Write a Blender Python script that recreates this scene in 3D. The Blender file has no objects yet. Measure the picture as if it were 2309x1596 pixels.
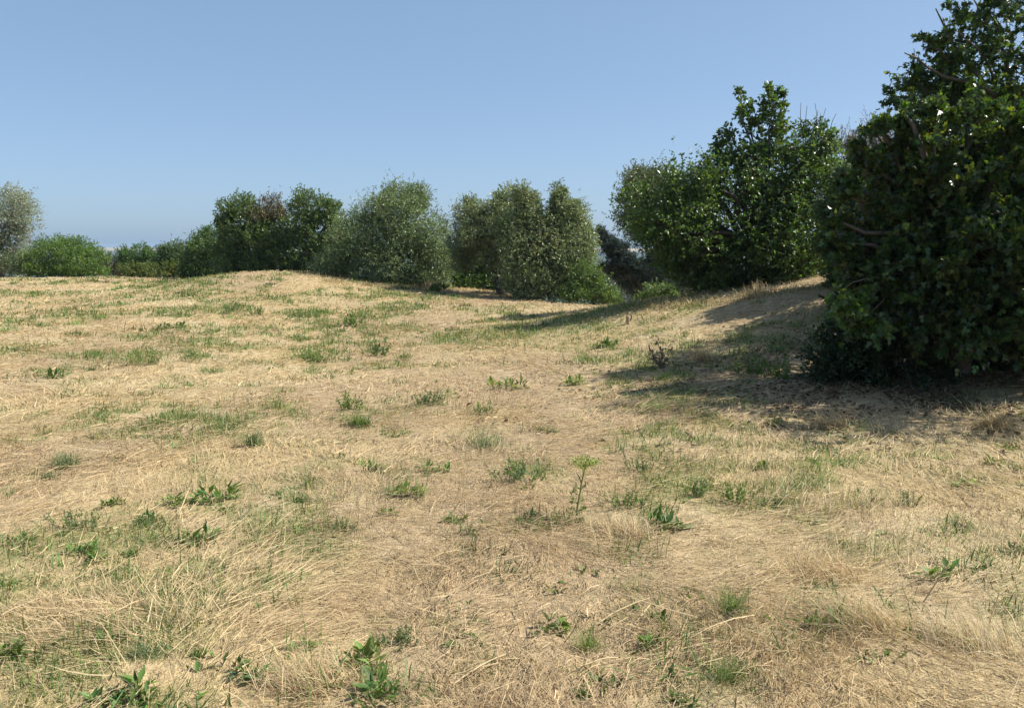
import bpy, math
import numpy as np
from mathutils import Vector

R = np.random.default_rng(11)
SCN = bpy.context.scene
COL = SCN.collection

# ------------------------------------------------------------------ camera
EYE = np.array((0.0, 0.0, 1.7))
PITCH = math.radians(7.0)
F = 1924.0                        # focal length in units of a 2309 x 1596 picture
CP, SP = math.cos(PITCH), math.sin(PITCH)


def ray(X, Y):
    u = (np.asarray(X, float) - 1154.5) / F
    v = (798.0 - np.asarray(Y, float)) / F
    d = np.stack([u, CP + v * SP, -SP + v * CP], -1)
    return d / d[..., 1:2]        # scaled so that one unit is one metre of depth along y


def P(X, Y, depth):
    return EYE + ray(X, Y) * depth


# ------------------------------------------------------------------ noise
TAB = np.random.default_rng(5).random((256, 256))


def vnoise(x, y, s=0):
    x = np.asarray(x, float) + 37.2 * s
    y = np.asarray(y, float) + 91.7 * s
    xi, yi = np.floor(x).astype(int), np.floor(y).astype(int)
    fx, fy = x - xi, y - yi
    fx = fx * fx * (3 - 2 * fx)
    fy = fy * fy * (3 - 2 * fy)
    a = TAB[xi & 255, yi & 255]
    b = TAB[(xi + 1) & 255, yi & 255]
    c = TAB[xi & 255, (yi + 1) & 255]
    d = TAB[(xi + 1) & 255, (yi + 1) & 255]
    return (a * (1 - fx) + b * fx) * (1 - fy) + (c * (1 - fx) + d * fx) * fy


def fbm(x, y, s=0, o=4):
    t, a, n = 0.0, 1.0, 0.0
    for k in range(o):
        t = t + a * vnoise(x * 2 ** k, y * 2 ** k, s + k)
        n += a
        a *= 0.5
    return t / n


def noise3(p, s=0.0):
    x, y, z = p[..., 0], p[..., 1], p[..., 2]
    return (np.sin(2.1 * x + 1.3 * y + s) + np.sin(1.7 * y - 2.3 * z + 2.1 * s) + np.sin(2.6 * z + 1.9 * x + 0.7 * s)
            + 0.6 * np.sin(4.3 * x - 3.1 * z + s) + 0.6 * np.sin(4.9 * y + 3.7 * x - s)) / 4.2


def sstep(a, b, x):
    t = np.clip((x - a) / (b - a), 0, 1)
    return t * t * (3 - 2 * t)


# ------------------------------------------------------------------ terrain
def H(x, y):
    x = np.asarray(x, float)
    y = np.asarray(y, float)
    r = np.hypot(x, y)
    z = 0.78 * np.exp(-((x + 8.9) / 4.8) ** 2 - ((y - 33.5) / 5.0) ** 2)
    z = z + 1.5 * np.exp(-((x - 8.2) / 4.3) ** 2 - ((y - 16.8) / 4.6) ** 2)
    z = z + 0.35 * np.exp(-((x - 3.2) / 2.2) ** 2 - ((y - 19.5) / 3.0) ** 2)
    z = z - 0.18 * np.exp(-((x + 1.0) / 6.0) ** 2 - ((y - 17.0) / 7.0) ** 2)
    z = z + 0.36 * sstep(30, 44, y) * sstep(-7, -12, x)
    z = z + 0.24 * (fbm(x * 0.16, y * 0.16, 3, 3) - 0.5) * sstep(3, 12, r)
    z = z + 0.10 * (fbm(x * 0.9, y * 0.9, 8, 3) - 0.5)
    z = z + 0.045 * (fbm(x * 4.0, y * 4.0, 13, 3) - 0.5)
    ye = 46.0 - 17.0 * sstep(-4.5, 3.0, x) - 3.0 * sstep(3.0, 8.0, x)
    e = np.maximum(y - ye, r - 58.0)
    drop = 1.6 * np.logaddexp(0, e / 1.6)
    base = -46.0 * np.tanh(drop * 0.34 / 46.0)
    far = sstep(300, 900, r)
    hills = 74.0 * fbm(x * 0.0011 + 7.3, y * 0.0011 + 2.2, 21, 4) * sstep(900, 3600, r)
    return z * (1 - sstep(80, 200, r)) + base + far * (3.0 * (fbm(x * 0.01, y * 0.01, 30, 3) - 0.5)) + hills * 0.52 + 30.0 * sstep(1500, 3900, r)


def ground_at(X, Y, dmax=60.0):
    """points where the sight lines of picture positions meet the ground"""
    X = np.atleast_1d(np.asarray(X, float))
    Y = np.atleast_1d(np.asarray(Y, float))
    d = ray(X, Y)
    out = np.full((len(X), 3), np.nan)
    ts = np.geomspace(2.0, dmax, 700)
    for i in range(len(X)):
        p = EYE + d[i] * ts[:, None]
        k = np.nonzero(p[:, 2] < H(p[:, 0], p[:, 1]))[0]
        t = ts[k[0]] if len(k) else dmax
        if len(k) and k[0] > 0:
            lo, hi = ts[k[0] - 1], ts[k[0]]
            for _ in range(18):
                m = 0.5 * (lo + hi)
                q = EYE + d[i] * m
                if q[2] < H(q[0], q[1]):
                    hi = m
                else:
                    lo = m
            t = hi
        q = EYE + d[i] * t
        out[i] = (q[0], q[1], H(q[0], q[1]))
    return out


# ------------------------------------------------------------------ mesh helpers
def mesh_quads(name, verts, quads, cols=None, mat=None, smooth=False):
    verts = np.ascontiguousarray(verts, np.float32).reshape(-1, 3)
    quads = np.ascontiguousarray(quads, np.int32).reshape(-1, 4)
    me = bpy.data.meshes.new(name)
    me.vertices.add(len(verts))
    me.vertices.foreach_set("co", verts.ravel())
    me.loops.add(len(quads) * 4)
    me.loops.foreach_set("vertex_index", quads.ravel())
    me.polygons.add(len(quads))
    me.polygons.foreach_set("loop_start", np.arange(len(quads), dtype=np.int32) * 4)
    me.update(calc_edges=True)
    if cols is not None:
        a = me.attributes.new("tint", 'FLOAT_COLOR', 'POINT')
        c = np.ones((len(verts), 4), np.float32)
        c[:, :3] = cols
        a.data.foreach_set("color", c.ravel())
    if smooth:
        me.polygons.foreach_set("use_smooth", np.ones(len(quads), bool))
    if mat:
        me.materials.append(mat)
    return me


def link(name, me, parent=None):
    o = bpy.data.objects.new(name, me)
    COL.objects.link(o)
    if parent is not None:
        o.parent = parent
    return o


def tag(o, label=None, cat=None, group=None, kind=None):
    if label: o['label'] = label
    if cat: o['category'] = cat
    if group: o['group'] = group
    if kind: o['kind'] = kind
    return o


def thing(name, label, cat, loc, group=None):
    o = bpy.data.objects.new(name, None)
    COL.objects.link(o)
    o.empty_display_size = 0.2
    o.location = loc
    return tag(o, label, cat, group)


class Buf:
    """collects quads for one mesh"""
    def __init__(s):
        s.v, s.q, s.c, s.n = [], [], [], 0

    def add(s, v, q, c):
        v = np.asarray(v, float).reshape(-1, 3)
        s.v.append(v)
        s.q.append(np.asarray(q, int).reshape(-1, 4) + s.n)
        c = np.asarray(c, float)
        s.c.append(np.broadcast_to(c, v.shape) if c.ndim == 1 else c)
        s.n += len(v)

    def build(s, name, mat, parent=None, origin=None, smooth=False):
        if not s.v:
            return None
        v = np.concatenate(s.v)
        if origin is not None:
            v = v - np.asarray(origin)
        return link(name, mesh_quads(name, v, np.concatenate(s.q), np.concatenate(s.c), mat, smooth), parent)


def norm(v):
    return v / np.maximum(np.linalg.norm(v, axis=-1, keepdims=True), 1e-9)


def rnd_dirs(n, rng):
    return norm(rng.normal(size=(n, 3)))


def tube(buf, path, radii, col, sides=6):
    path = np.asarray(path, float)
    n = len(path)
    t = norm(np.gradient(path, axis=0))
    ref = np.array((0.31, 0.95, 0.05)) if abs(t[0, 2]) > 0.7 else np.array((0.1, 0.2, 1.0))
    a = norm(np.cross(t, ref))
    b = np.cross(t, a)
    ang = np.arange(sides) / sides * 2 * np.pi
    ring = (a[:, None] * np.cos(ang)[None, :, None] + b[:, None] * np.sin(ang)[None, :, None])
    v = path[:, None] + ring * np.asarray(radii, float)[:, None, None]
    i = np.arange(n - 1)[:, None] * sides
    j = np.arange(sides)[None]
    k = (j + 1) % sides
    q = np.stack([i + j, i + k, i + sides + k, i + sides + j], -1)
    buf.add(v.reshape(-1, 3), q, col)


def thin_twigs(buf, a, b, r, col):
    """many straight three-sided twigs at once"""
    n = len(a)
    if n == 0:
        return
    t = norm(b - a)
    s = norm(np.cross(t, np.array((0.3, 0.2, 0.93))))
    u = np.cross(t, s)
    v = np.zeros((n, 6, 3))
    for k in range(3):
        an = k * 2 * np.pi / 3
        off = (s * math.cos(an) + u * math.sin(an))
        v[:, k] = a + off * r
        v[:, 3 + k] = b + off * r * 0.4
    q = np.array([[0, 1, 4, 3], [1, 2, 5, 4], [2, 0, 3, 5]])
    buf.add(v.reshape(-1, 3), (q[None] + (np.arange(n) * 6)[:, None, None]), col)


def limb(p0, p1, sag, n, rng, wob=0.06):
    t = np.linspace(0, 1, n)[:, None]
    L = np.linalg.norm(p1 - p0)
    p = p0 * (1 - t) + p1 * t
    p[:, 2] += (sag * L * np.sin(np.pi * t))[:, 0]
    w = rng.normal(size=(n, 3)) * wob * L
    w[0] = w[-1] = 0
    w = np.vstack([w[:1], (w[:-2] + w[1:-1] * 2 + w[2:]) / 4, w[-1:]])
    return p + w


# leaf shapes: x across, y along, z off the blade
DIAMOND = (np.array([(0, 0, 0), (.5, .45, 0), (0, 1, -.04), (-.5, .45, 0)], float), np.array([[0, 1, 2, 3]]))
FOLD = (np.array([(0, 0, 0), (.5, .42, .10), (0, 1, -.10), (-.5, .42, .10), (0, .45, 0)], float),
        np.array([[0, 1, 2, 4], [0, 4, 2, 3]]))
LOBED = (np.array([(0, 0, 0), (0, .42, -.02), (0, 1, -.12),
                   (.30, -.06, .05), (.54, .26, .08), (.20, .40, .04), (.42, .74, .02), (.15, .68, .0),
                   (-.30, -.06, .05), (-.54, .26, .08), (-.20, .40, .04), (-.42, .74, .02), (-.15, .68, .0)], float),
         np.array([[0, 3, 4, 1], [1, 5, 6, 7], [0, 1, 9, 8], [1, 12, 11, 10], [1, 7, 2, 12], [4, 5, 1, 1], [9, 1, 1, 10]][:5]))


def leaves(buf, pos, d, nrm, length, width, col, tmpl):
    """stamps a leaf shape at many places at once"""
    tv, tq = tmpl
    d = norm(d)
    s = norm(np.cross(d, nrm))
    n = np.cross(s, d)
    L = np.broadcast_to(length, (len(pos),))[:, None, None]
    W = np.broadcast_to(width, (len(pos),))[:, None, None]
    v = pos[:, None] + s[:, None] * tv[None, :, 0:1] * W + d[:, None] * tv[None, :, 1:2] * L + n[:, None] * tv[None, :, 2:3] * L
    q = tq[None] + (np.arange(len(pos)) * len(tv))[:, None, None]
    c = np.repeat(col, len(tv), 0) if np.ndim(col) == 2 else col
    buf.add(v.reshape(-1, 3), q, c)


def ribbons(buf, base, heading, elev, length, width, curve, col, segs=2):
    """grass blades: narrow bent strips"""
    n = len(base)
    hx, hy = np.cos(heading), np.sin(heading)
    side = np.stack([-hy, hx, np.zeros(n)], -1)
    roll = R.normal(size=n) * 0.5
    p = base.copy()
    v = np.zeros((n, segs + 1, 2, 3))
    for k in range(segs + 1):
        w = width * (1.0 - 0.85 * (k / segs) ** 1.5) * 0.5
        sd = side.copy()
        sd[:, 2] = roll
        v[:, k, 0] = p - sd * w[:, None]
        v[:, k, 1] = p + sd * w[:, None]
        e = elev + curve * k
        st = length / segs
        p = p + np.stack([hx * np.cos(e) * st, hy * np.cos(e) * st, np.sin(e) * st], -1)
    m = (segs + 1) * 2
    q = np.array([[2 * k, 2 * k + 1, 2 * k + 3, 2 * k + 2] for k in range(segs)])
    buf.add(v.reshape(-1, 3), q[None] + (np.arange(n) * m)[:, None, None], np.repeat(col, m, 0))


def vary(base, n, rng, v=0.25, hue=0.08):
    c = np.asarray(base, float)[None] * (1 + rng.normal(size=(n, 1)) * v).clip(0.35, 1.9)
    return (c * (1 + rng.normal(size=(n, 3)) * hue)).clip(0.004, 0.9)


# ------------------------------------------------------------------ materials
def new_mat(name):
    m = bpy.data.materials.new(name)
    m.use_nodes = True
    nt = m.node_tree
    nt.nodes.clear()
    return m, nt.nodes, nt.links


def leaf_material(name, translucent=0.35, rough=0.42, spec=0.35, warm=(1.25, 1.25, 0.55)):
    m, N, L = new_mat(name)
    out = N.new('ShaderNodeOutputMaterial')
    at = N.new('ShaderNodeAttribute'); at.attribute_name = 'tint'
    b = N.new('ShaderNodeBsdfPrincipled')
    b.inputs['Roughness'].default_value = rough
    b.inputs['Specular IOR Level'].default_value = spec
    L.new(at.outputs['Color'], b.inputs['Base Color'])
    tr = N.new('ShaderNodeBsdfTranslucent')
    mul = N.new('ShaderNodeMix'); mul.data_type = 'RGBA'; mul.blend_type = 'MULTIPLY'
    mul.inputs['Factor'].default_value = 1
    mul.inputs['B'].default_value = (*warm, 1)
    L.new(at.outputs['Color'], mul.inputs['A'])
    L.new(mul.outputs['Result'], tr.inputs['Color'])
    mx = N.new('ShaderNodeMixShader'); mx.inputs[0].default_value = translucent
    L.new(b.outputs[0], mx.inputs[1]); L.new(tr.outputs[0], mx.inputs[2])
    L.new(mx.outputs[0], out.inputs['Surface'])
    return m


def bark_material():
    m, N, L = new_mat('bark')
    out = N.new('ShaderNodeOutputMaterial')
    b = N.new('ShaderNodeBsdfPrincipled'); b.inputs['Roughness'].default_value = 0.9
    at = N.new('ShaderNodeAttribute'); at.attribute_name = 'tint'
    tc = N.new('ShaderNodeTexCoord')
    nz = N.new('ShaderNodeTexNoise'); nz.inputs['Scale'].default_value = 22; nz.inputs['Detail'].default_value = 5
    L.new(tc.outputs['Object'], nz.inputs['Vector'])
    mp = N.new('ShaderNodeMapRange'); mp.inputs['To Min'].default_value = 0.5; mp.inputs['To Max'].default_value = 1.5
    L.new(nz.outputs['Fac'], mp.inputs['Value'])
    mu = N.new('ShaderNodeMix'); mu.data_type = 'RGBA'; mu.blend_type = 'MULTIPLY'; mu.inputs['Factor'].default_value = 1
    L.new(at.outputs['Color'], mu.inputs['A']); L.new(mp.outputs['Result'], mu.inputs['B'])
    L.new(mu.outputs['Result'], b.inputs['Base Color'])
    bp = N.new('ShaderNodeBump'); bp.inputs['Strength'].default_value = 0.6; bp.inputs['Distance'].default_value = 0.02
    L.new(nz.outputs['Fac'], bp.inputs['Height']); L.new(bp.outputs[0], b.inputs['Normal'])
    L.new(b.outputs[0], out.inputs['Surface'])
    return m


def ground_material():
    m, N, L = new_mat('dry_ground')
    out = N.new('ShaderNodeOutputMaterial')
    b = N.new('ShaderNodeBsdfPrincipled'); b.inputs['Roughness'].default_value = 0.95
    b.inputs['Specular IOR Level'].default_value = 0.1
    at = N.new('ShaderNodeAttribute'); at.attribute_name = 'tint'
    geo = N.new('ShaderNodeNewGeometry')
    n1 = N.new('ShaderNodeTexNoise'); n1.inputs['Scale'].default_value = 9; n1.inputs['Detail'].default_value = 8; n1.inputs['Roughness'].default_value = 0.7
    n2 = N.new('ShaderNodeTexNoise'); n2.inputs['Scale'].default_value = 46; n2.inputs['Detail'].default_value = 6; n2.inputs['Distortion'].default_value = 1.5
    for n in (n1, n2):
        L.new(geo.outputs['Position'], n.inputs['Vector'])
    a1 = N.new('ShaderNodeMapRange'); a1.inputs['From Min'].default_value = .3; a1.inputs['From Max'].default_value = .7
    a1.inputs['To Min'].default_value = .68; a1.inputs['To Max'].default_value = 1.25
    L.new(n1.outputs['Fac'], a1.inputs['Value'])
    a2 = N.new('ShaderNodeMapRange'); a2.inputs['From Min'].default_value = .3; a2.inputs['From Max'].default_value = .7
    a2.inputs['To Min'].default_value = .6; a2.inputs['To Max'].default_value = 1.3
    L.new(n2.outputs['Fac'], a2.inputs['Value'])
    mm = N.new('ShaderNodeMath'); mm.operation = 'MULTIPLY'
    L.new(a1.outputs[0], mm.inputs[0]); L.new(a2.outputs[0], mm.inputs[1])
    mu = N.new('ShaderNodeMix'); mu.data_type = 'RGBA'; mu.blend_type = 'MULTIPLY'; mu.inputs['Factor'].default_value = 1
    L.new(at.outputs['Color'], mu.inputs['A']); L.new(mm.outputs[0], mu.inputs['B'])
    L.new(mu.outputs['Result'], b.inputs['Base Color'])
    bp = N.new('ShaderNodeBump'); bp.inputs['Strength'].default_value = 0.8; bp.inputs['Distance'].default_value = 0.03
    ad = N.new('ShaderNodeMath'); ad.operation = 'ADD'
    L.new(n1.outputs['Fac'], ad.inputs[0]); L.new(n2.outputs['Fac'], ad.inputs[1])
    L.new(ad.outputs[0], bp.inputs['Height']); L.new(bp.outputs[0], b.inputs['Normal'])
    L.new(b.outputs[0], out.inputs['Surface'])
    return m


M_GROUND = ground_material()
M_BARK = bark_material()
M_OLIVE = leaf_material('olive_leaf', 0.2, 0.4, 0.5, (1.15, 1.2, 0.7))
M_BROAD = leaf_material('broad_leaf', 0.38, 0.38, 0.5, (1.4, 1.4, 0.55))
M_FIG = leaf_material('fig_leaf', 0.42, 0.32, 0.55, (1.5, 1.45, 0.5))
M_PINE = leaf_material('needle_leaf', 0.1, 0.6, 0.2)
M_WEED = leaf_material('weed_leaf', 0.35, 0.5, 0.3)
M_STRAW = leaf_material('straw', 0.25, 0.6, 0.25, (1.05, 1.0, 0.85))

# ------------------------------------------------------------------ ground colours (dry straw, bare earth, green regrowth)
STRAW = np.array((0.465, 0.35, 0.185))
PALE = np.array((0.56, 0.445, 0.26))
EARTH = np.array((0.39, 0.29, 0.185))
GREEN = np.array((0.135, 0.19, 0.055))
OLIVEG = np.array((0.24, 0.245, 0.095))

# green regrowth seen in the field: picture position and half extents of each patch, strength
PATCH_PX = [
    (690, 708, 60, 10, 1.0), (520, 695, 40, 12, .9), (580, 700, 20, 12, .7), (1180, 748, 130, 20, .9), (1300, 720, 110, 16, .8), (1080, 765, 60, 18, .9),
    (1000, 765, 60, 16, .8), (720, 800, 55, 18, 1.0), (300, 805, 70, 22, .9), (210, 800, 40, 12, .8), (60, 790, 80, 16, .7), (435, 800, 30, 14, .8),
    (850, 785, 35, 14, .8), (900, 740, 60, 14, .6), (1400, 690, 90, 10, .9), (1340, 745, 90, 14, .7), (180, 660, 70, 5, .5), (420, 660, 50, 6, .5),
    (230, 690, 50, 6, .5), (100, 685, 30, 6, .4), (120, 840, 60, 14, .6), (230, 860, 60, 10, .5), (1090, 990, 55, 20, .8), (1170, 1050, 60, 35, .8),
    (1450, 1040, 50, 30, .6), (980, 890, 50, 25, .5), (180, 1190, 70, 45, .8), (450, 1110, 70, 35, .7), (280, 1190, 60, 40, .4), (560, 1180, 80, 25, .5),
    (1450, 1150, 90, 45, .8), (1250, 1150, 80, 25, .7), (1570, 1100, 40, 25, .7), (1660, 1110, 50, 30, .7), (1880, 1180, 50, 30, .5), (2180, 1090, 80, 50, .6),
    (2260, 1020, 60, 25, .7), (2100, 1010, 200, 25, .5), (1900, 1050, 160, 40, .35), (1500, 1300, 70, 50, .4), (1650, 1350, 60, 50, .6), (1650, 1500, 90, 60, .7),
    (1830, 1390, 50, 40, .7), (2250, 1230, 70, 40, .5), (2150, 1190, 40, 15, .8), (880, 1430, 40, 20, .7), (560, 1510, 60, 40, .6), (300, 1560, 90, 40, .7),
    (800, 1520, 80, 60, .6), (50, 1460, 60, 30, .8), (300, 1470, 60, 30, .5), (150, 1530, 60, 30, .3), (1040, 1450, 70, 20, .5), (1310, 1450, 60, 40, .5),
    (1560, 1560, 120, 50, .6), (2230, 1400, 50, 50, .5), (1000, 1040, 70, 20, .5), (900, 1090, 60, 14, .5), (770, 1180, 40, 15, .6), (400, 870, 50, 12, .5),
    (560, 910, 50, 12, .4), (90, 940, 60, 12, .4), (150, 1040, 50, 14, .5), (700, 950, 80, 16, .4), (1290, 770, 70, 12, .5), (1600, 900, 60, 25, .6),
    (640, 1000, 40, 20, .3), (50, 1290, 60, 30, .4), (260, 1310, 70, 30, .4), (1950, 1330, 60, 60, .3), (1750, 960, 40, 15, .6), (860, 560, 1, 1, 0),
]
_pp = np.array(PATCH_PX[:-1])
_pc = ground_at(_pp[:, 0], _pp[:, 1])
_pd = _pc[:, 1]
_PRX = np.maximum(_pp[:, 2] / F * _pd, 0.08)
# a patch's depth extent on the ground follows from how flat the sight line lies there
_slope = np.maximum((_pp[:, 1] - 560) / F, 0.035)
_PRY = np.clip(_pp[:, 3] / F * _pd / _slope, _PRX * 0.5, _PRX * 2.2)


def green_field(x, y):
    wx = x + 0.5 * (fbm(x * 1.1, y * 1.1, 41, 3) - .5) * 2
    wy = y + 0.9 * (fbm(x * 1.1, y * 1.1, 47, 3) - .5) * 2
    g = np.zeros(np.shape(x))
    for (cx, cy, _), rx, ry, s in zip(_pc, _PRX, _PRY, _pp[:, 4]):
        g = np.maximum(g, s * np.exp(-(((wx - cx) / rx) ** 2 + ((wy - cy) / ry) ** 2) * 1.1))
    fine = sstep(.38, .62, fbm(x * 3.5, y * 3.5, 55, 3))
    bg = 0.85 * sstep(.43, .64, fbm(x * 0.55, y * 0.45, 60, 4)) * fine
    return np.clip(np.maximum(g * (0.6 + 0.7 * fine), bg), 0, 1)


def earth_field(x, y):
    e = sstep(.46, .66, fbm(x * 0.42, y * 0.3, 70, 4)) * 0.8
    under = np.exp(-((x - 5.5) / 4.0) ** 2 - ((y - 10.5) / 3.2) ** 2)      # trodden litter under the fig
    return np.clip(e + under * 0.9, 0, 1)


def ground_colour(x, y, g, e):
    pale = sstep(.42, .68, fbm(x * .8, y * .8, 80, 4))
    c = STRAW * (1 - pale[..., None]) + PALE * pale[..., None] * 0.92
    c = c * (1 - 0.75 * e[..., None]) + EARTH * 0.75 * e[..., None]
    c = c * (1 - 0.75 * g[..., None]) + OLIVEG * 0.75 * g[..., None]
    return c


def build_ground():
    front = np.radians(np.arange(-48, 48.01, 0.22))
    back = np.radians(np.concatenate([np.arange(51, 180, 6.0), np.arange(-180, -48.5, 6.0)]))
    ang = np.concatenate([front, back])
    rad = np.concatenate([np.linspace(0.15, 2.2, 10), np.geomspace(2.3, 7000, 420)])
    A, RR = np.meshgrid(ang, rad)
    x, y = RR * np.sin(A), RR * np.cos(A)
    z = H(x, y)
    na, nr = len(ang), len(rad)
    v = np.stack([x, y, z], -1).reshape(-1, 3)
    c = ground_colour(x, y, green_field(x, y), earth_field(x, y))
    scrub = np.array((0.06, 0.075, 0.035)) * (0.6 + 0.9 * fbm(x * .02, y * .02, 90, 4))[..., None]
    w = sstep(-3.0, -8.0, z)[..., None] * sstep(25, 60, RR)[..., None]
    c = (c * (1 - w) + scrub * w).reshape(-1, 3)
    i = np.arange(nr - 1)[:, None] * na
    j = np.arange(na)[None]
    k = (j + 1) % na
    q = np.stack([i + j, i + na + j, i + na + k, i + k], -1).reshape(-1, 4)
    q = q[:, ::-1]
    # close the hole under the camera
    v = np.vstack([v, [[0, 0, H(0, 0)]]])
    c = np.vstack([c, c[:1]])
    cc = len(v) - 1
    fan = np.array([[cc, (a + 2) % na, (a + 1) % na, a] for a in range(0, na - 1, 2)])
    o = link('ground', mesh_quads('ground', v, np.vstack([q, fan]), c, M_GROUND, True))
    tag(o, 'dry straw-coloured field rolling over low mounds', None, None, 'structure')


build_ground()


# ------------------------------------------------------------------ straw and grass (nobody could count it)
def sample_field(n, r0, r1, power, half=40):
    u = R.random(n)
    k = 2 - power
    r = (r0 ** k + u * (r1 ** k - r0 ** k)) ** (1 / k)
    a = np.radians(R.uniform(-half, half, n))
    return r * np.sin(a), r * np.cos(a), r


def swirl(x, y):
    return (fbm(x * .5, y * .5, 100, 3) - .5) * 9.0 + 0.15 * np.pi


def keep_on_field(x, y):
    ye = 46.0 - 17.0 * sstep(-4.5, 3.0, x) - 3.0 * sstep(3.0, 8.0, x)
    return y < ye + 4


def dry_colours(n, x, y):
    e = earth_field(x, y)
    c = STRAW[None] * 1.06 + (PALE - STRAW)[None] * R.random((n, 1)) * 1.1
    c = c * (1 - .42 * e[:, None]) + np.array((.43, .31, .19)) * .42 * e[:, None]
    br = R.random(n) < .16
    c[br] = np.array((.35, .26, .155))
    return (c * (1 + R.normal(size=(n, 1)) * .16)).clip(.05, .85)


def build_straw():
    b = Buf()
    # lying hay
    n = 260000
    x, y, r = sample_field(n, 2.4, 48, 1.55)
    k = keep_on_field(x, y)
    x, y, r = x[k], y[k], r[k]
    n = len(x)
    g = green_field(x, y)
    tuft = fbm(x * 1.6, y * 1.6, 110, 3)
    k = R.random(n) < (0.35 + 1.1 * sstep(.32, .6, tuft)) * (1 - .35 * g)
    x, y, r, tuft, g = x[k], y[k], r[k], tuft[k], g[k]
    n = len(x)
    z = H(x, y) + R.random(n) ** 2 * .05 * (0.4 + tuft)
    head = swirl(x, y) + R.normal(size=n) * .55
    elev = R.normal(size=n) * .16 + .10
    ln = R.uniform(.04, .19, n) * (1 + .4 * sstep(.52, .7, tuft))
    wd = np.maximum(R.uniform(.0014, .0036, n), r * .0008 * R.uniform(.6, 1.1, n))
    ribbons(b, np.stack([x, y, z], -1), head, elev, ln, wd, R.normal(size=n) * .18 - .1, dry_colours(n, x, y), 2)
    # standing dry blades
    n = 130000
    x, y, r = sample_field(n, 2.4, 48, 1.5)
    k = keep_on_field(x, y)
    x, y, r = x[k], y[k], r[k]
    tuft = fbm(x * 1.1, y * 1.1, 120, 4)
    k = R.random(len(x)) < sstep(.42, .66, tuft) + .06
    x, y, r, tuft = x[k], y[k], r[k], tuft[k]
    n = len(x)
    near = 1 - sstep(5, 11, r)
    ln = R.uniform(.05, .14, n) * (.7 + 1.25 * sstep(.5, .7, tuft) * (.35 + .65 * near))
    head = swirl(x, y) + R.normal(size=n) * 1.0
    wd = np.maximum(R.uniform(.0016, .0032, n), r * .0005)
    ribbons(b, np.stack([x, y, H(x, y) - .005], -1), head, R.uniform(.45, 1.5, n), ln, wd, -R.uniform(.1, .7, n), dry_colours(n, x, y), 3)
    # rank grass along the foot of the trees
    edge = ground_at(*np.array([(20, 624), (130, 624), (250, 624), (420, 623), (500, 621), (560, 614), (700, 618), (760, 642), (900, 653), (1020, 656), (1140, 664), (1300, 682), (1400, 692), (1480, 692),
                                (1560, 694), (1650, 687), (1750, 668), (1890, 650)], float).T)
    seg = R.integers(0, len(edge) - 1, 16000)
    t = R.random(16000)
    clump = fbm(seg * 3.1 + t * 9, seg * 0.0 + 2.0, 33, 3)
    k = (np.hypot(*(edge[seg + 1] - edge[seg])[:, :2].T) < 9) & (R.random(16000) < sstep(.3, .62, clump))
    seg, t = seg[k], t[k]
    n = len(seg)
    q = edge[seg] * (1 - t[:, None]) + edge[seg + 1] * t[:, None]
    x, y = q[:, 0] + R.normal(size=n) * .25, q[:, 1] + np.abs(R.normal(size=n)) * .5
    c = dry_colours(n, x, y)
    gr = R.random(n) < .38
    c[gr] = vary((.17, .21, .07), gr.sum(), R, .25, .08)
    ribbons(b, np.stack([x, y, H(x, y) - .01], -1), R.uniform(0, 6.28, n), R.uniform(.5, 1.5, n), R.uniform(.06, .24, n) * (.7 + .6 * R.random(n) ** 3), np.maximum(R.uniform(.003, .006, n), y * .0005), -R.uniform(.05, .5, n), c, 3)
    # broken pale stems on top of the near hay
    n = 520
    x, y, r = sample_field(n, 2.6, 13, 1.5)
    z = H(x, y) + R.uniform(.015, .06, n)
    ribbons(b, np.stack([x, y, z], -1), swirl(x, y) + R.normal(size=n) * .9, R.normal(size=n) * .15 + .05, R.uniform(.15, .5, n),
            R.uniform(.003, .006, n), R.normal(size=n) * .2, (np.array((.66, .52, .30))[None] * R.uniform(.75, 1.1, (n, 1))), 3)
    o = b.build('dry_grass', M_STRAW)
    tag(o, 'dry mown grass and straw lying over the whole field', 'grass', None, 'stuff')


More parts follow.
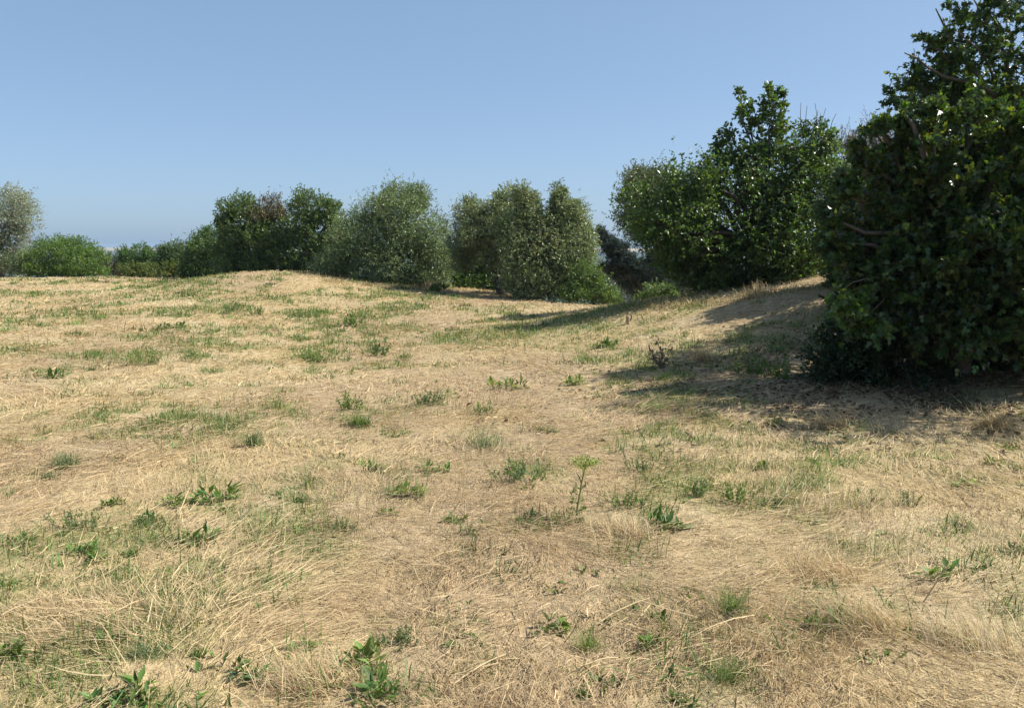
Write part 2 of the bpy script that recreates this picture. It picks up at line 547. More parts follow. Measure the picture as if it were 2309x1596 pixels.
def build_green():
    b = Buf()
    n = 520000
    x, y, r = sample_field(n, 2.4, 48, 1.22)
    k = keep_on_field(x, y)
    x, y, r = x[k], y[k], r[k]
    g = green_field(x, y)
    k = R.random(len(x)) < g * (.62 + .3 * sstep(4.5, 9, r))
    x, y, r, g = x[k], y[k], r[k], g[k]
    n = len(x)
    c = vary((.115, .185, .05), n, R, .25, .1)
    mixd = R.random(n) < .25
    c[mixd] = vary((.3, .28, .12), mixd.sum(), R, .2, .06)
    ln = R.uniform(.04, .115, n) * (.6 + .9 * g) * (.68 + .32 * sstep(4, 9, r)) * (1 + .25 * sstep(10, 25, r))
    ribbons(b, np.stack([x, y, H(x, y) - .005], -1), R.uniform(0, 6.28, n), R.uniform(.35, 1.5, n), ln,
            np.maximum(R.uniform(.003, .0065, n), r * .0008), -R.uniform(0, .6, n), c, 2)
    # little ground-hugging leaves between the blades
    m = 2600
    x, y, r = sample_field(m, 2.6, 46, 1.2)
    g = green_field(x, y)
    k = keep_on_field(x, y) & (R.random(m) < .12 + g)
    x, y = x[k], y[k]
    q = 9
    x = np.repeat(x, q) + R.normal(size=len(x) * q) * .035
    y = np.repeat(y, q) + R.normal(size=len(y) * q) * .035
    r = np.hypot(x, y)
    a, el = R.uniform(0, 6.28, len(x)), R.uniform(.1, 1.1, len(x))
    d = np.stack([np.cos(a) * np.cos(el), np.sin(a) * np.cos(el), np.sin(el)], -1)
    ln = R.uniform(.025, .065, len(x)) * (1 + .4 * sstep(8, 20, r))
    leaves(b, np.stack([x, y, H(x, y)], -1), d, np.stack([-np.cos(a), -np.sin(a), np.ones(len(x)) * 1.5], -1), ln, ln * R.uniform(.28, .45, len(x)),
           vary((.10, .17, .042), len(x), R, .25, .1), FOLD)
    # knots of regrowth
    m = 850
    x, y, r = sample_field(m, 2.6, 44, 1.15)
    k = keep_on_field(x, y) & (R.random(m) < .35 + green_field(x, y) * 1.2)
    x, y, r = x[k], y[k], r[k]
    q = 46
    sz = R.uniform(.03, .10, len(x)) * (1 + .8 * sstep(8, 25, r))
    tone = vary((.105, .175, .045), len(x), R, .25, .12)
    x = np.repeat(x, q) + R.normal(size=len(x) * q) * np.repeat(sz * 1.4, q)
    y = np.repeat(y, q) + R.normal(size=len(y) * q) * np.repeat(sz, q)
    r, sz, tone = np.repeat(r, q), np.repeat(sz, q), np.repeat(tone, q, 0)
    ribbons(b, np.stack([x, y, H(x, y) - .004], -1), R.uniform(0, 6.28, len(x)), R.uniform(.3, 1.4, len(x)), (sz + .03) * R.uniform(.5, 1.4, len(x)),
            np.maximum(R.uniform(.003, .009, len(x)), r * .0008), -R.uniform(0, .5, len(x)), tone * R.uniform(.75, 1.25, (len(x), 1)), 2)
    o = b.build('green_grass', M_WEED)
    tag(o, 'patches of low green grass regrowing through the straw', 'grass', None, 'stuff')


def build_litter():
    b = Buf()
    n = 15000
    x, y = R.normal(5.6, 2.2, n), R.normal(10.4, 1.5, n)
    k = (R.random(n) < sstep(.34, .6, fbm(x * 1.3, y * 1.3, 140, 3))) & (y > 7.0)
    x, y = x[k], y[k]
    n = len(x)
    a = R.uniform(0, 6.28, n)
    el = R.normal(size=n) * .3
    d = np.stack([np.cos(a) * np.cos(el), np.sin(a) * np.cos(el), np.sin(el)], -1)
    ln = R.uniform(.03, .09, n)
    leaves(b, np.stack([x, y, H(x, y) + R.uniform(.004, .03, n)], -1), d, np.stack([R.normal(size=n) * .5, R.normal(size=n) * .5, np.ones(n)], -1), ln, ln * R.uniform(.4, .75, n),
           vary((.13, .085, .05), n, R, .35, .1), FOLD)  # litter brown that also deepens the fig's shade by colour
    m = 420
    x, y = R.normal(5.2, 2.2, m), R.normal(10.2, 1.5, m)
    a = R.uniform(0, 6.28, m)
    L = R.uniform(.08, .5, m)
    p = np.stack([x, y, H(x, y) + .02], -1)
    x2, y2 = x + np.cos(a) * L, y + np.sin(a) * L
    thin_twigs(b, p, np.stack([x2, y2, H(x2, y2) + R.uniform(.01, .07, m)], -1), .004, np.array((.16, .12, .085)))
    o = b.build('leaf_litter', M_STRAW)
    tag(o, 'brown fallen leaves and twigs that darken the shade under the near fig', 'litter', None, 'stuff')


build_straw()
build_green()
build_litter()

# ------------------------------------------------------------------ trees
BARK = np.array((0.10, 0.08, 0.06))


def blobs_px(rows, depth):
    """(X, Y, rx, ry, depth offset, half thickness): crown masses at their real distance and size"""
    out = []
    for X, Y, rx, ry, dz, rd in rows:
        d = depth + dz
        c = P(X, Y, d)
        out.append((*c, rx / F * d, rd, ry / F * d))
    return np.array(out)


def crown(buf, twigs, blobs, n_clusters, twigs_per, leaves_per, tw_len, leaf, col, rng, tmpl=DIAMOND,
          up=.45, lump=.16, spread=.24, shell=.55, flat=.3, inner=.2, cv=.28, droop=0.0, twig_r=.004, twig_share=.3, lobes=7, yellow=.04):
    # every crown mass carries smaller lobes on its outside
    if lobes:
        rows = []
        for q in blobs:
            rows.append(np.r_[q[:3], q[3:6] * .85])
            for d in rnd_dirs(lobes, rng):
                rows.append(np.r_[q[:3] + d * q[3:6] * .70, q[3:6] * rng.uniform(.30, .54) * rng.uniform(.85, 1.15, 3)])
        blobs = np.array(rows)
    w = (blobs[:, 3] * blobs[:, 4] + blobs[:, 4] * blobs[:, 5] + blobs[:, 3] * blobs[:, 5])
    w = w ** .72
    bi = rng.choice(len(blobs), n_clusters, p=w / w.sum())
    B = blobs[bi]
    d = rnd_dirs(n_clusters, rng)
    f = shell + (1.0 - shell) * rng.random(n_clusters) ** .6
    deep = rng.random(n_clusters) < inner
    f[deep] = rng.random(deep.sum()) ** .5 * shell
    f = f * (1 + lump * noise3(d * 2.2 + bi[:, None] * 1.7, 1.0))
    cc = B[:, :3] + d * B[:, 3:6] * f[:, None]
    # skip clusters buried inside another mass
    q = ((cc[:, None] - blobs[None, :, :3]) / blobs[None, :, 3:6])
    s = np.sqrt((q ** 2).sum(-1))
    s[np.arange(n_clusters), bi] = 9
    keep = (s.min(1) > .55) | (rng.random(n_clusters) < .22)
    keep &= cc[:, 2] > H(cc[:, 0], cc[:, 1]) + .05
    cc, B, d = cc[keep], B[keep], d[keep]
    n = len(cc)
    outv = norm(d / B[:, 3:6])
    shade = (1 + rng.normal(size=n) * .16)[:, None]         # each spray has its own leaf tone
    T = n * twigs_per
    ci = np.repeat(np.arange(n), twigs_per)
    sg = spread * np.minimum(1, B[:, 3:6].mean(1) / .8)
    p = cc[ci] + rng.normal(size=(T, 3)) * sg[ci][:, None]
    td = norm(outv[ci] + np.array((0, 0, up)) + rng.normal(size=(T, 3)) * .45)
    L = tw_len * rng.uniform(.6, 1.3, T)
    a = p - td * (L * .5)[:, None]
    e = p + td * (L * .5)[:, None]
    e[:, 2] -= droop * L
    pick = rng.random(T) < twig_share
    if twigs is not None:
        thin_twigs(buf, a[pick], e[pick], twig_r, BARK * 1.1)
    ti = np.repeat(np.arange(T), leaves_per)
    m = len(ti)
    t = rng.random(m) ** .8
    pos = a[ti] * (1 - t[:, None]) + e[ti] * t[:, None]
    perp = rnd_dirs(m, rng)
    ld = norm(td[ti] * (.35 + .6 * t[:, None]) + perp * .8 + np.array((0, 0, -droop)))
    nr = norm(rnd_dirs(m, rng) + np.array((0, 0, flat * 2)) + outv[ci][ti] * flat)
    ln = leaf[0] * rng.uniform(.65, 1.25, m)
    wd = leaf[1] * rng.uniform(.7, 1.2, m)
    c = vary(col, m, rng, cv, .09) * shade[ci][ti]
    yl = rng.random(m) < yellow                              # ageing leaves
    c[yl] = c[yl] * np.array((2.0, 1.45, .9))
    keep = pos[:, 2] > H(pos[:, 0], pos[:, 1]) - .02
    leaves(buf, pos[keep], ld[keep], nr[keep], ln[keep], wd[keep], c[keep], tmpl)
    return cc


def skeleton(buf, base, fork_h, targets, r, rng, col=BARK, sides=7, lean=(0, 0)):
    base = np.asarray(base, float)
    top = base + np.array((lean[0], lean[1], fork_h))
    tr = limb(base - np.array((0, 0, .15)), top, 0, 6, rng, .03)
    tube(buf, tr, np.linspace(r * 1.35, r * .85, 6), col, sides)
    for tg in targets:
        L = np.linalg.norm(tg - top)
        rr = r * rng.uniform(.4, .65)
        tube(buf, limb(top - np.array((0, 0, .05)), tg, .12, 7, rng, .07), np.linspace(rr, max(.008, rr * .22), 7), col * rng.uniform(.8, 1.2), max(4, sides - 2))


def pick_targets(cc, k, rng):
    return cc[rng.choice(len(cc), min(k, len(cc)), replace=False)]


def tree(name, label, cat, group, bx, by, depth, rows, cl, tw, lv, tl, leaf, col, mat, seed, fork=.3, tr=.12, limbs=14, bark=BARK, lean=(0, 0), base=None, grow=1.12, **kw):
    rng = np.random.default_rng(seed)
    B = blobs_px(rows, depth)
    B[:, 3:6] *= grow
    if base is None:
        p = P(bx, by, depth)
        base = np.array((p[0], p[1], H(p[0], p[1])))
    root = thing(name, label, cat, base, group)
    lf, tk = Buf(), Buf()
    cc = crown(lf, tk, B, cl, tw, lv, tl, leaf, col, rng, **kw)
    top = B[:, 2].max() - base[2]
    tg = np.vstack([B[:, :3], pick_targets(cc, limbs, rng)])
    skeleton(tk, base, fork * top, tg, tr, rng, bark, 7, lean)
    small = cat in ('shrub', 'bush')
    tk.build('stem' if small else 'trunk', M_BARK, root, base, True)
    lf.build('foliage' if small else 'crown', mat, root, base)
    return root, base, B, cc


OLIVE = (.105, .125, .062)
ROW = 'trees along the far edge of the field'
BUSH = 'shrubs along the far edge of the field'

# --- far left
tree('olive_tree', 'silvery grey olive tree cut by the left edge of the photo, over a green shrub', 'tree', ROW, 0, 615, 46,
     [(8, 480, 50, 62, 0, 1.3), (30, 465, 42, 42, -.3, 1.0), (25, 535, 42, 50, .2, 1.1), (-50, 520, 75, 90, 0, 1.7), (45, 490, 32, 38, 0, .8), (5, 585, 35, 40, 0, 1.0), (20, 600, 45, 20, 0, 1.0)],
     1800, 6, 9, .24, (.085, .028), (.26, .295, .20), M_OLIVE, 21, cv=.35)
tree('grey_bush', 'small thin grey bush between the silvery olive and the round green shrub', 'bush', BUSH, 62, 612, 49,
     [(62, 560, 30, 28, 0, .8), (85, 590, 25, 25, 0, .6)], 160, 5, 8, .3, (.09, .02), (.20, .20, .155), M_OLIVE, 22, tr=.04, limbs=10)
tree('leafy_bush', 'low dull green bush below the silvery olive at the left edge', 'bush', BUSH, 8, 620, 44,
     [(5, 595, 40, 24, 0, .8), (-50, 595, 40, 30, 0, .8)], 200, 5, 8, .25, (.09, .035), (.085, .125, .045), M_BROAD, 23, tr=.04, limbs=8)
tree('round_shrub', 'wide rounded bright green shrub right of the silvery olive tree', 'shrub', BUSH, 150, 622, 45,
     [(145, 578, 88, 42, 0, 1.6), (95, 590, 52, 34, -.3, 1.1), (200, 590, 48, 36, -.3, 1.1), (150, 602, 85, 24, -.7, 1.0), (120, 562, 52, 28, .1, 1.0), (180, 560, 50, 26, .1, 1.0), (95, 610, 50, 16, -.3, 1.0), (150, 610, 50, 16, -.3, 1.0), (205, 610, 44, 16, -.3, 1.0)],
     2400, 5, 9, .15, (.07, .03), (.115, .20, .04), M_BROAD, 24, tr=.06, limbs=20, up=.6, lump=.08, grow=.98, spread=.16, lobes=9)
tree('grey_bush', 'small greyish twiggy bush between the round shrub and the mid green lone shrub', 'bush', BUSH, 262, 622, 46.5,
     [(258, 592, 22, 26, 0, .7), (236, 600, 20, 22, .3, .6), (270, 608, 22, 16, 0, .6)], 420, 5, 8, .18, (.07, .02), (.16, .155, .105), M_OLIVE, 58, tr=.03, limbs=14)
tree('leafy_shrub', 'mid green shrub alone between the round shrub and the dark tree row', 'shrub', BUSH, 318, 620, 47,
     [(310, 576, 40, 28, 0, 1.1), (285, 585, 26, 30, -.2, .8), (350, 588, 30, 26, 0, .9), (320, 592, 50, 24, 0, 1.0), (290, 610, 32, 16, 0, .8), (350, 610, 38, 16, 0, .8)],
     1200, 5, 8, .17, (.08, .038), (.09, .165, .05), M_BROAD, 25, tr=.05, limbs=14, up=.6, grow=.98, spread=.16)
tree('low_shrub', 'low yellowish green shrub in front of the mid green lone shrub', 'shrub', BUSH, 330, 622, 44,
     [(300, 608, 34, 15, 0, .6), (350, 606, 40, 17, .2, .7), (385, 602, 22, 18, .2, .6), (340, 616, 66, 9, 0, .7)], 520, 5, 8, .13, (.07, .03), (.125, .165, .042), M_BROAD, 26, tr=.03, limbs=8, grow=1.0, spread=.14)
tree('small_shrub', 'small green shrub at the left foot of the dark tree row', 'shrub', BUSH, 402, 621, 45,
     [(400, 574, 26, 26, 0, .6), (424, 590, 28, 34, 0, .7), (378, 580, 24, 26, .4, .6), (400, 606, 40, 18, 0, .7)], 800, 5, 8, .16, (.085, .036), (.085, .14, .055), M_BROAD, 27, tr=.03, limbs=8)

# --- dark broadleaf trees behind the mound
tree('dark_shrub', 'dark green shrub stepping down at the left end of the tree row', 'shrub', BUSH, 465, 622, 42,
     [(462, 565, 36, 42, 0, 1.2), (440, 595, 40, 28, 0, 1.0), (485, 595, 40, 34, 0, 1.2), (466, 524, 13, 16, 0, .4), (495, 550, 28, 36, 0, .9), (470, 615, 75, 16, 0, 1.0), (540, 610, 60, 18, 0, 1.0)],
     1400, 5, 8, .2, (.08, .042), (.085, .15, .048), M_BROAD, 28, tr=.06, limbs=14, spread=.18, grow=1.04)
tree('broadleaf_tree', 'dark green broadleaf tree at the left end of the tree row, with see-through gaps', 'tree', ROW, 545, 618, 39,
     [(540, 468, 36, 26, 0, .9), (512, 495, 24, 26, 0, .7), (550, 505, 48, 40, 0, 1.3), (525, 550, 42, 36, 0, 1.2), (565, 570, 50, 46, 0, 1.4), (530, 595, 50, 30, 0, 1.2)],
     1700, 5, 8, .2, (.085, .045), (.105, .16, .052), M_BROAD, 29, tr=.1, lobes=9, spread=.18, shell=.68, grow=1.06)
_, bs, _, _ = tree('broadleaf_tree', 'broadleaf tree with a reddish brown dead top among dark green trees', 'tree', ROW, 610, 610, 38.5,
     [(595, 525, 46, 36, 0, 1.3), (630, 520, 40, 36, 0, 1.2), (600, 575, 60, 40, 0, 1.4), (650, 570, 50, 46, 0, 1.3), (585, 488, 22, 22, .2, .7), (620, 600, 80, 24, 0, 1.3)],
     1600, 5, 8, .2, (.085, .045), (.105, .16, .052), M_BROAD, 30, tr=.1, lobes=9, spread=.18, shell=.68, grow=1.06)
rt = bpy.data.objects['broadleaf_tree.001']
db, dt = Buf(), Buf()
g9 = np.random.default_rng(31)
dB = blobs_px([(603, 470, 32, 28, -.1, .8), (590, 490, 28, 20, -.3, .6), (628, 478, 14, 26, -.1, .5)], 38.5)
dc = crown(db, dt, dB, 150, 6, 7, .32, (.09, .035), (.125, .108, .065), g9, cv=.3)
for tgt in [P(624, 433, 38.4), P(612, 446, 38.4), P(633, 455, 38.5)] + list(dc[:14]):
    tube(dt, limb(P(604, 505, 38.5), np.asarray(tgt), .05, 6, g9, .05), np.linspace(.035, .012, 6), np.array((.14, .085, .06)), 4)
ds = dt.build('dead_branch', M_BARK, rt, bs)
tag(ds, 'bare reddish dead branches')
dl = db.build('dead_leaves', M_BROAD, rt, bs)
tag(dl, 'withered reddish brown dead leaves')
tree('broadleaf_tree', 'dark green broadleaf tree touching the large grey-green olive, knobbly top', 'tree', ROW, 705, 612, 37.5,
     [(705, 470, 42, 34, 0, 1.1), (740, 475, 26, 28, 0, .8), (680, 500, 36, 34, 0, 1.0), (725, 520, 55, 45, 0, 1.4), (690, 570, 60, 48, 0, 1.4), (750, 560, 40, 50, 0, 1.2), (720, 612, 80, 26, 0, 1.3)],
     2000, 5, 8, .2, (.085, .044), (.10, .155, .055), M_BROAD, 32, tr=.11, lobes=9, spread=.18, shell=.68, grow=1.06)

# --- olives
tree('olive_tree', 'large rounded grey-green olive tree, bushy to the ground, in the middle of the row', 'tree', ROW, 890, 648, 34,
     [(900, 505, 82, 75, 0, 1.7), (938, 446, 30, 28, .1, .8), (890, 452, 30, 26, .1, .8), (838, 478, 40, 34, .2, 1.0), (850, 510, 62, 46, .2, 1.2), (965, 545, 52, 65, 0, 1.4), (800, 540, 52, 66, -.2, 1.2), (890, 580, 108, 62, -.3, 1.7), (970, 600, 46, 46, -.3, 1.1),
      (750, 600, 42, 34, -.4, .9), (830, 615, 80, 32, -.5, 1.1), (930, 628, 80, 20, -.4, 1.1)],
     4300, 6, 9, .2, (.078, .026), (.165, .225, .092), M_OLIVE, 33, tr=.16, limbs=26, lump=.15, grow=1.05, lobes=9, up=.3, cv=.36, shell=.68)
tree('olive_tree', 'olive tree with a leaning dark trunk showing under its raised crown', 'tree', ROW, 1136, 655, 31.5,
     [(1060, 488, 36, 40, 0, 1.0), (1085, 528, 55, 46, 0, 1.2), (1048, 552, 32, 36, .3, .9), (1112, 482, 30, 30, 0, .9), (1141, 442, 24, 32, .1, .6), (1146, 480, 30, 34, .1, .8), (1130, 520, 50, 60, 0, 1.2), (1108, 575, 18, 28, -.5, .5), (1160, 605, 40, 50, .2, .7), (1045, 590, 26, 26, .2, .6)],
     2000, 6, 9, .2, (.078, .026), (.20, .245, .11), M_OLIVE, 34, tr=.13, limbs=18, fork=.45, lean=(-.5, .1), bark=np.array((.05, .042, .035)), grow=1.05, lobes=8, up=.3, cv=.36, shell=.68)
tree('olive_tree', 'tall drooping olive tree at the right end of the row, tinged straw yellow', 'tree', ROW, 1210, 663, 29.8,
     [(1183, 448, 26, 30, 0, .6), (1195, 480, 30, 30, 0, .7), (1160, 525, 44, 50, .3, 1.1), (1228, 525, 56, 44, 0, 1.2), (1255, 437, 17, 28, 0, .4), (1262, 470, 26, 26, 0, .5), (1290, 495, 30, 42, 0, .9), (1220, 570, 84, 66, -.1, 1.5), (1295, 560, 42, 66, 0, 1.2),
      (1190, 622, 60, 42, -.2, 1.1), (1265, 632, 58, 40, -.1, 1.1), (1322, 545, 18, 28, 0, .5), (1225, 652, 90, 18, .1, 1.2)],
     3900, 6, 9, .2, (.076, .026), (.195, .245, .105), M_OLIVE, 35, tr=.16, limbs=24, droop=.15, up=.1, grow=1.05, lobes=9, cv=.36, shell=.68)
tree('leafy_bush', 'green bush in the shade between the two big olives', 'bush', BUSH, 1045, 645, 35.5,
     [(1040, 600, 26, 40, 0, .8), (1085, 600, 80, 46, .8, 1.0), (1140, 600, 70, 50, 1.4, 1.2), (1080, 635, 80, 24, .6, 1.2), (1150, 640, 60, 22, .6, 1.2)], 1500, 6, 8, .26, (.09, .042), (.06, .115, .028), M_BROAD, 36, tr=.04, limbs=12)
tree('leafy_bush', 'bright green bush at the right foot of the drooping olive', 'bush', BUSH, 1340, 672, 28.5,
     [(1325, 625, 34, 34, 0, .7), (1345, 650, 40, 24, -.2, .7), (1300, 655, 40, 18, -.5, .6), (1375, 668, 28, 14, -.2, .5)], 420, 6, 8, .22, (.075, .03), (.105, .17, .045), M_BROAD, 37, tr=.03, limbs=10)
tree('leafy_bush', 'tiny bright green bush on the ground before the large rounded olive', 'bush', BUSH, 990, 655, 31,
     [(990, 648, 17, 8, 0, .25), (980, 650, 10, 6, 0, .2)], 60, 5, 8, .14, (.06, .03), (.12, .19, .06), M_BROAD, 38, tr=.012, limbs=6, spread=.07)

# --- the gap and the valley beyond
tree('pine_tree', 'dark bluish pine leaning left in the gap before the valley', 'tree', None, 1470, 672, 34,
     [(1358, 530, 12, 16, 0, .3), (1372, 550, 22, 18, 0, .5), (1396, 566, 26, 16, 0, .5), (1412, 588, 30, 16, 0, .6), (1380, 600, 26, 14, 0, .5), (1420, 620, 40, 16, 0, .7), (1470, 612, 36, 20, 0, .8), (1490, 590, 30, 22, 0, .7), (1510, 640, 50, 24, .3, 1.0), (1450, 645, 50, 18, .2, .9)],
     1300, 6, 12, .2, (.11, .016), (.03, .05, .042), M_PINE, 39, tr=.12, lump=.45, spread=.2, base=np.array((*P(1470, 672, 34)[:2], H(*P(1470, 672, 34)[:2]))))
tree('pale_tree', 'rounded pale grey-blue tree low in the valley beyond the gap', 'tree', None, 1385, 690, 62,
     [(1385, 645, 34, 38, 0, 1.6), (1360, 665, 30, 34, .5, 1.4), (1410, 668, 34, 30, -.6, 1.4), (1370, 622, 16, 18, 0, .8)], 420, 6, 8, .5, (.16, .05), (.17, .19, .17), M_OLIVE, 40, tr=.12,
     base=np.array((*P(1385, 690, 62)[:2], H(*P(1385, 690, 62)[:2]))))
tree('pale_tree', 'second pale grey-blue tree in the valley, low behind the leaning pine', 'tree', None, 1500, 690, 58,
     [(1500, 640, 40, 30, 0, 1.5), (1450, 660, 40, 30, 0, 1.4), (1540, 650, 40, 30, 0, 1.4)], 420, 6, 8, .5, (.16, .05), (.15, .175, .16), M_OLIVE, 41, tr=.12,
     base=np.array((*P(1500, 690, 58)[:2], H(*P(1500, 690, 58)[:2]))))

# --- right bank
tree('leafy_bush', 'bright green willowy bush beside the gap, left of the dry scrub', 'bush', BUSH, 1485, 683, 23,
     [(1485, 662, 36, 18, 0, .5), (1462, 672, 26, 12, 0, .4), (1505, 672, 26, 14, 0, .4)], 260, 6, 8, .22, (.07, .016), (.115, .185, .055), M_BROAD, 42, tr=.02, limbs=12, up=.9, spread=.12)
tree('dry_bush', 'pale olive half-dry bush on the bank edge, right of the green willowy bush', 'bush', BUSH, 1565, 688, 21,
     [(1560, 672, 32, 16, 0, .45), (1535, 685, 30, 10, -.3, .4), (1590, 678, 24, 12, 0, .35)], 240, 6, 7, .16, (.05, .014), (.22, .21, .105), M_OLIVE, 43, tr=.015, limbs=14, spread=.1)
tree('dry_bush', 'brown dead bush below the fig crown on the bank', 'bush', BUSH, 1645, 682, 19.5,
     [(1640, 672, 40, 14, 0, .4), (1610, 680, 26, 10, 0, .3), (1670, 672, 24, 10, 0, .3)], 200, 6, 6, .16, (.05, .014), (.15, .105, .06), M_OLIVE, 44, tr=.012, limbs=18, spread=.1)

FIGG = (.08, .14, .038)
FB = P(1700, 655, 19)
root, fb, _, _ = tree('fig_tree', 'wide dark fig tree on the bank, one tall leafy shoot and bare twigs on top', 'tree', None, 1700, 655, 19.2,
     [(1480, 480, 66, 62, 0, 1.0), (1550, 435, 62, 62, 0, 1.1), (1640, 420, 75, 64, 0, 1.2), (1760, 405, 85, 85, 0, 1.3), (1850, 430, 66, 90, 0, 1.2), (1590, 530, 120, 76, -.2, 1.4),
      (1760, 535, 120, 85, -.3, 1.5), (1540, 560, 56, 46, 0, 1.0), (1690, 590, 190, 44, .3, 1.4), (1840, 560, 90, 80, -.2, 1.2), (1600, 602, 62, 44, .4, 1.0), (1830, 330, 55, 50, 0, .7), (1670, 640, 80, 24, .3, .8), (1740, 635, 90, 30, .6, .9), (1850, 615, 70, 36, .3, .8)],
     3300, 6, 6, .26, (.07, .05), FIGG, M_FIG, 45, tmpl=FOLD, tr=.16, limbs=40, up=.3, flat=.45, lump=.3, fork=.3, twig_share=.35, twig_r=.005, droop=.12)
sb, st = Buf(), Buf()
g = np.random.default_rng(46)
sB = blobs_px([(1680, 245, 20, 34, 0, .3), (1745, 235, 30, 34, 0, .35), (1725, 300, 44, 45, 0, .5), (1655, 330, 44, 34, 0, .5), (1640, 300, 22, 20, 0, .25), (1700, 360, 60, 30, 0, .6), (1664, 205, 9, 10, 0, .1), (1772, 212, 9, 12, 0, .1), (1705, 265, 26, 26, 0, .3), (1764, 285, 20, 36, 0, .3), (1622, 318, 18, 15, 0, .2), (1738, 208, 18, 14, 0, .2), (1630, 350, 30, 20, 0, .3)], 19.1)
sc = crown(sb, st, sB, 260, 3, 5, .2, (.09, .068), (.085, .145, .04), g, tmpl=FOLD, up=.4, spread=.09, inner=.1, twig_share=.7, twig_r=.005, droop=.2, lobes=3)
fork = P(1715, 420, 19.1)
for X, Y in [(1664, 198), (1690, 240), (1750, 215), (1772, 205), (1735, 280), (1640, 290), (1615, 320), (1660, 330)]:
    tube(st, limb(fork, P(X, Y, 19.1 + g.normal() * .15), .04, 8, g, .04), np.linspace(.034, .009, 8), BARK * 1.2, 5)
st.build('branch', M_BARK, root, fb)
tag(sb.build('shoot', M_FIG, root, fb), 'tall open leafy shoot standing above the crown')
bt = Buf()
for (x0, y0, x1, y1) in [(1815, 330, 1806, 238), (1825, 325, 1820, 245), (1830, 320, 1845, 255), (1840, 320, 1862, 250), (1850, 315, 1886, 262), (1835, 300, 1850, 262), (1846, 306, 1868, 272), (1822, 300, 1838, 268), (1842, 300, 1838, 240), (1905, 330, 1900, 288)]:
    tube(bt, limb(P(x0, y0 + 45, 18.9), P(x1, y1 - 6, 18.9 + g.normal() * .1), -.05, 7, g, .04), np.linspace(.014, .0045, 7), BARK * 1.1, 4)
tag(bt.build('bare_twig', M_BARK, root, fb), 'bunch of leafless twigs at the top')

# hanging sprays on the left outline of the fig
tree('olive_tree', 'grey-green olive peeking out behind the left side of the fig tree', 'tree', None, 1560, 690, 22,
     [(1450, 410, 34, 22, 0, .8), (1430, 465, 32, 46, 0, .9), (1480, 440, 50, 46, 0, .9), (1462, 515, 40, 34, 0, .9), (1520, 540, 40, 36, 0, .9)],
     1000, 6, 9, .22, (.075, .022), (.12, .15, .065), M_OLIVE, 47, tr=.11)
tree('scrub_tree', 'thin greyish tree with sparse leaves between the two fig trees', 'tree', None, 1915, 640, 21,
     [(1905, 325, 28, 30, 0, .5), (1890, 370, 40, 50, 0, .7), (1925, 400, 45, 60, 0, .8)], 150, 7, 6, .3, (.045, .016), (.13, .12, .085), M_OLIVE, 48, tr=.05, limbs=24, twig_share=1, twig_r=.0045, inner=.1)
tree('scrub_tree', 'grey-brown tree with fine bare twigs rising behind the near fig', 'tree', None, 1985, 640, 20,
     [(1975, 310, 40, 36, 0, .6), (1955, 360, 45, 45, 0, .7), (2010, 350, 55, 60, 0, .8), (1980, 430, 80, 70, 0, 1.0)], 260, 7, 7, .3, (.05, .018), (.11, .105, .072), M_OLIVE, 49, tr=.07, limbs=30, twig_share=1, twig_r=.004, inner=.1)

tree('dense_shrub', 'dark small-leaved shrub filling the gap between the fig on the bank and the near fig', 'shrub', None, 1950, 690, 15.6,
     [(1935, 430, 50, 60, 0, .5), (1905, 500, 46, 70, .2, .5), (1960, 530, 70, 80, 0, .6), (1900, 590, 44, 60, .2, .5), (1950, 640, 60, 46, 0, .6), (1985, 400, 50, 50, 0, .5), (1880, 470, 34, 40, .6, .4), (1868, 545, 30, 40, .6, .4), (1905, 400, 30, 30, .5, .4), (1910, 610, 30, 30, .4, .4)],
     1500, 6, 7, .22, (.06, .036), (.062, .105, .034), M_BROAD, 57, tr=.05, limbs=24, inner=.3, grow=1.0)

# dense undergrowth that closes the view behind the near fig
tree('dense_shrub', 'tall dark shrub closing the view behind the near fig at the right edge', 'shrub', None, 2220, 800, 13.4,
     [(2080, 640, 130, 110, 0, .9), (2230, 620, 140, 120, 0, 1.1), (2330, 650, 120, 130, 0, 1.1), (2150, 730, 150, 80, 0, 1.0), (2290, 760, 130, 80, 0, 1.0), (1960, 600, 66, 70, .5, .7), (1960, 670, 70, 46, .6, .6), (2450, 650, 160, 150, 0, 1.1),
      (2010, 500, 90, 80, .6, .8), (2480, 500, 160, 130, 0, 1.1), (2120, 440, 100, 90, 0, .9), (2230, 370, 110, 90, -.4, .9), (2330, 300, 120, 90, 0, 1.0)],  # hidden upper masses added to cast more shadow on the bank
     1700, 6, 6, .34, (.10, .06), (.035, .06, .02), M_BROAD, 50, tmpl=FOLD, tr=.06, limbs=24, inner=.35)

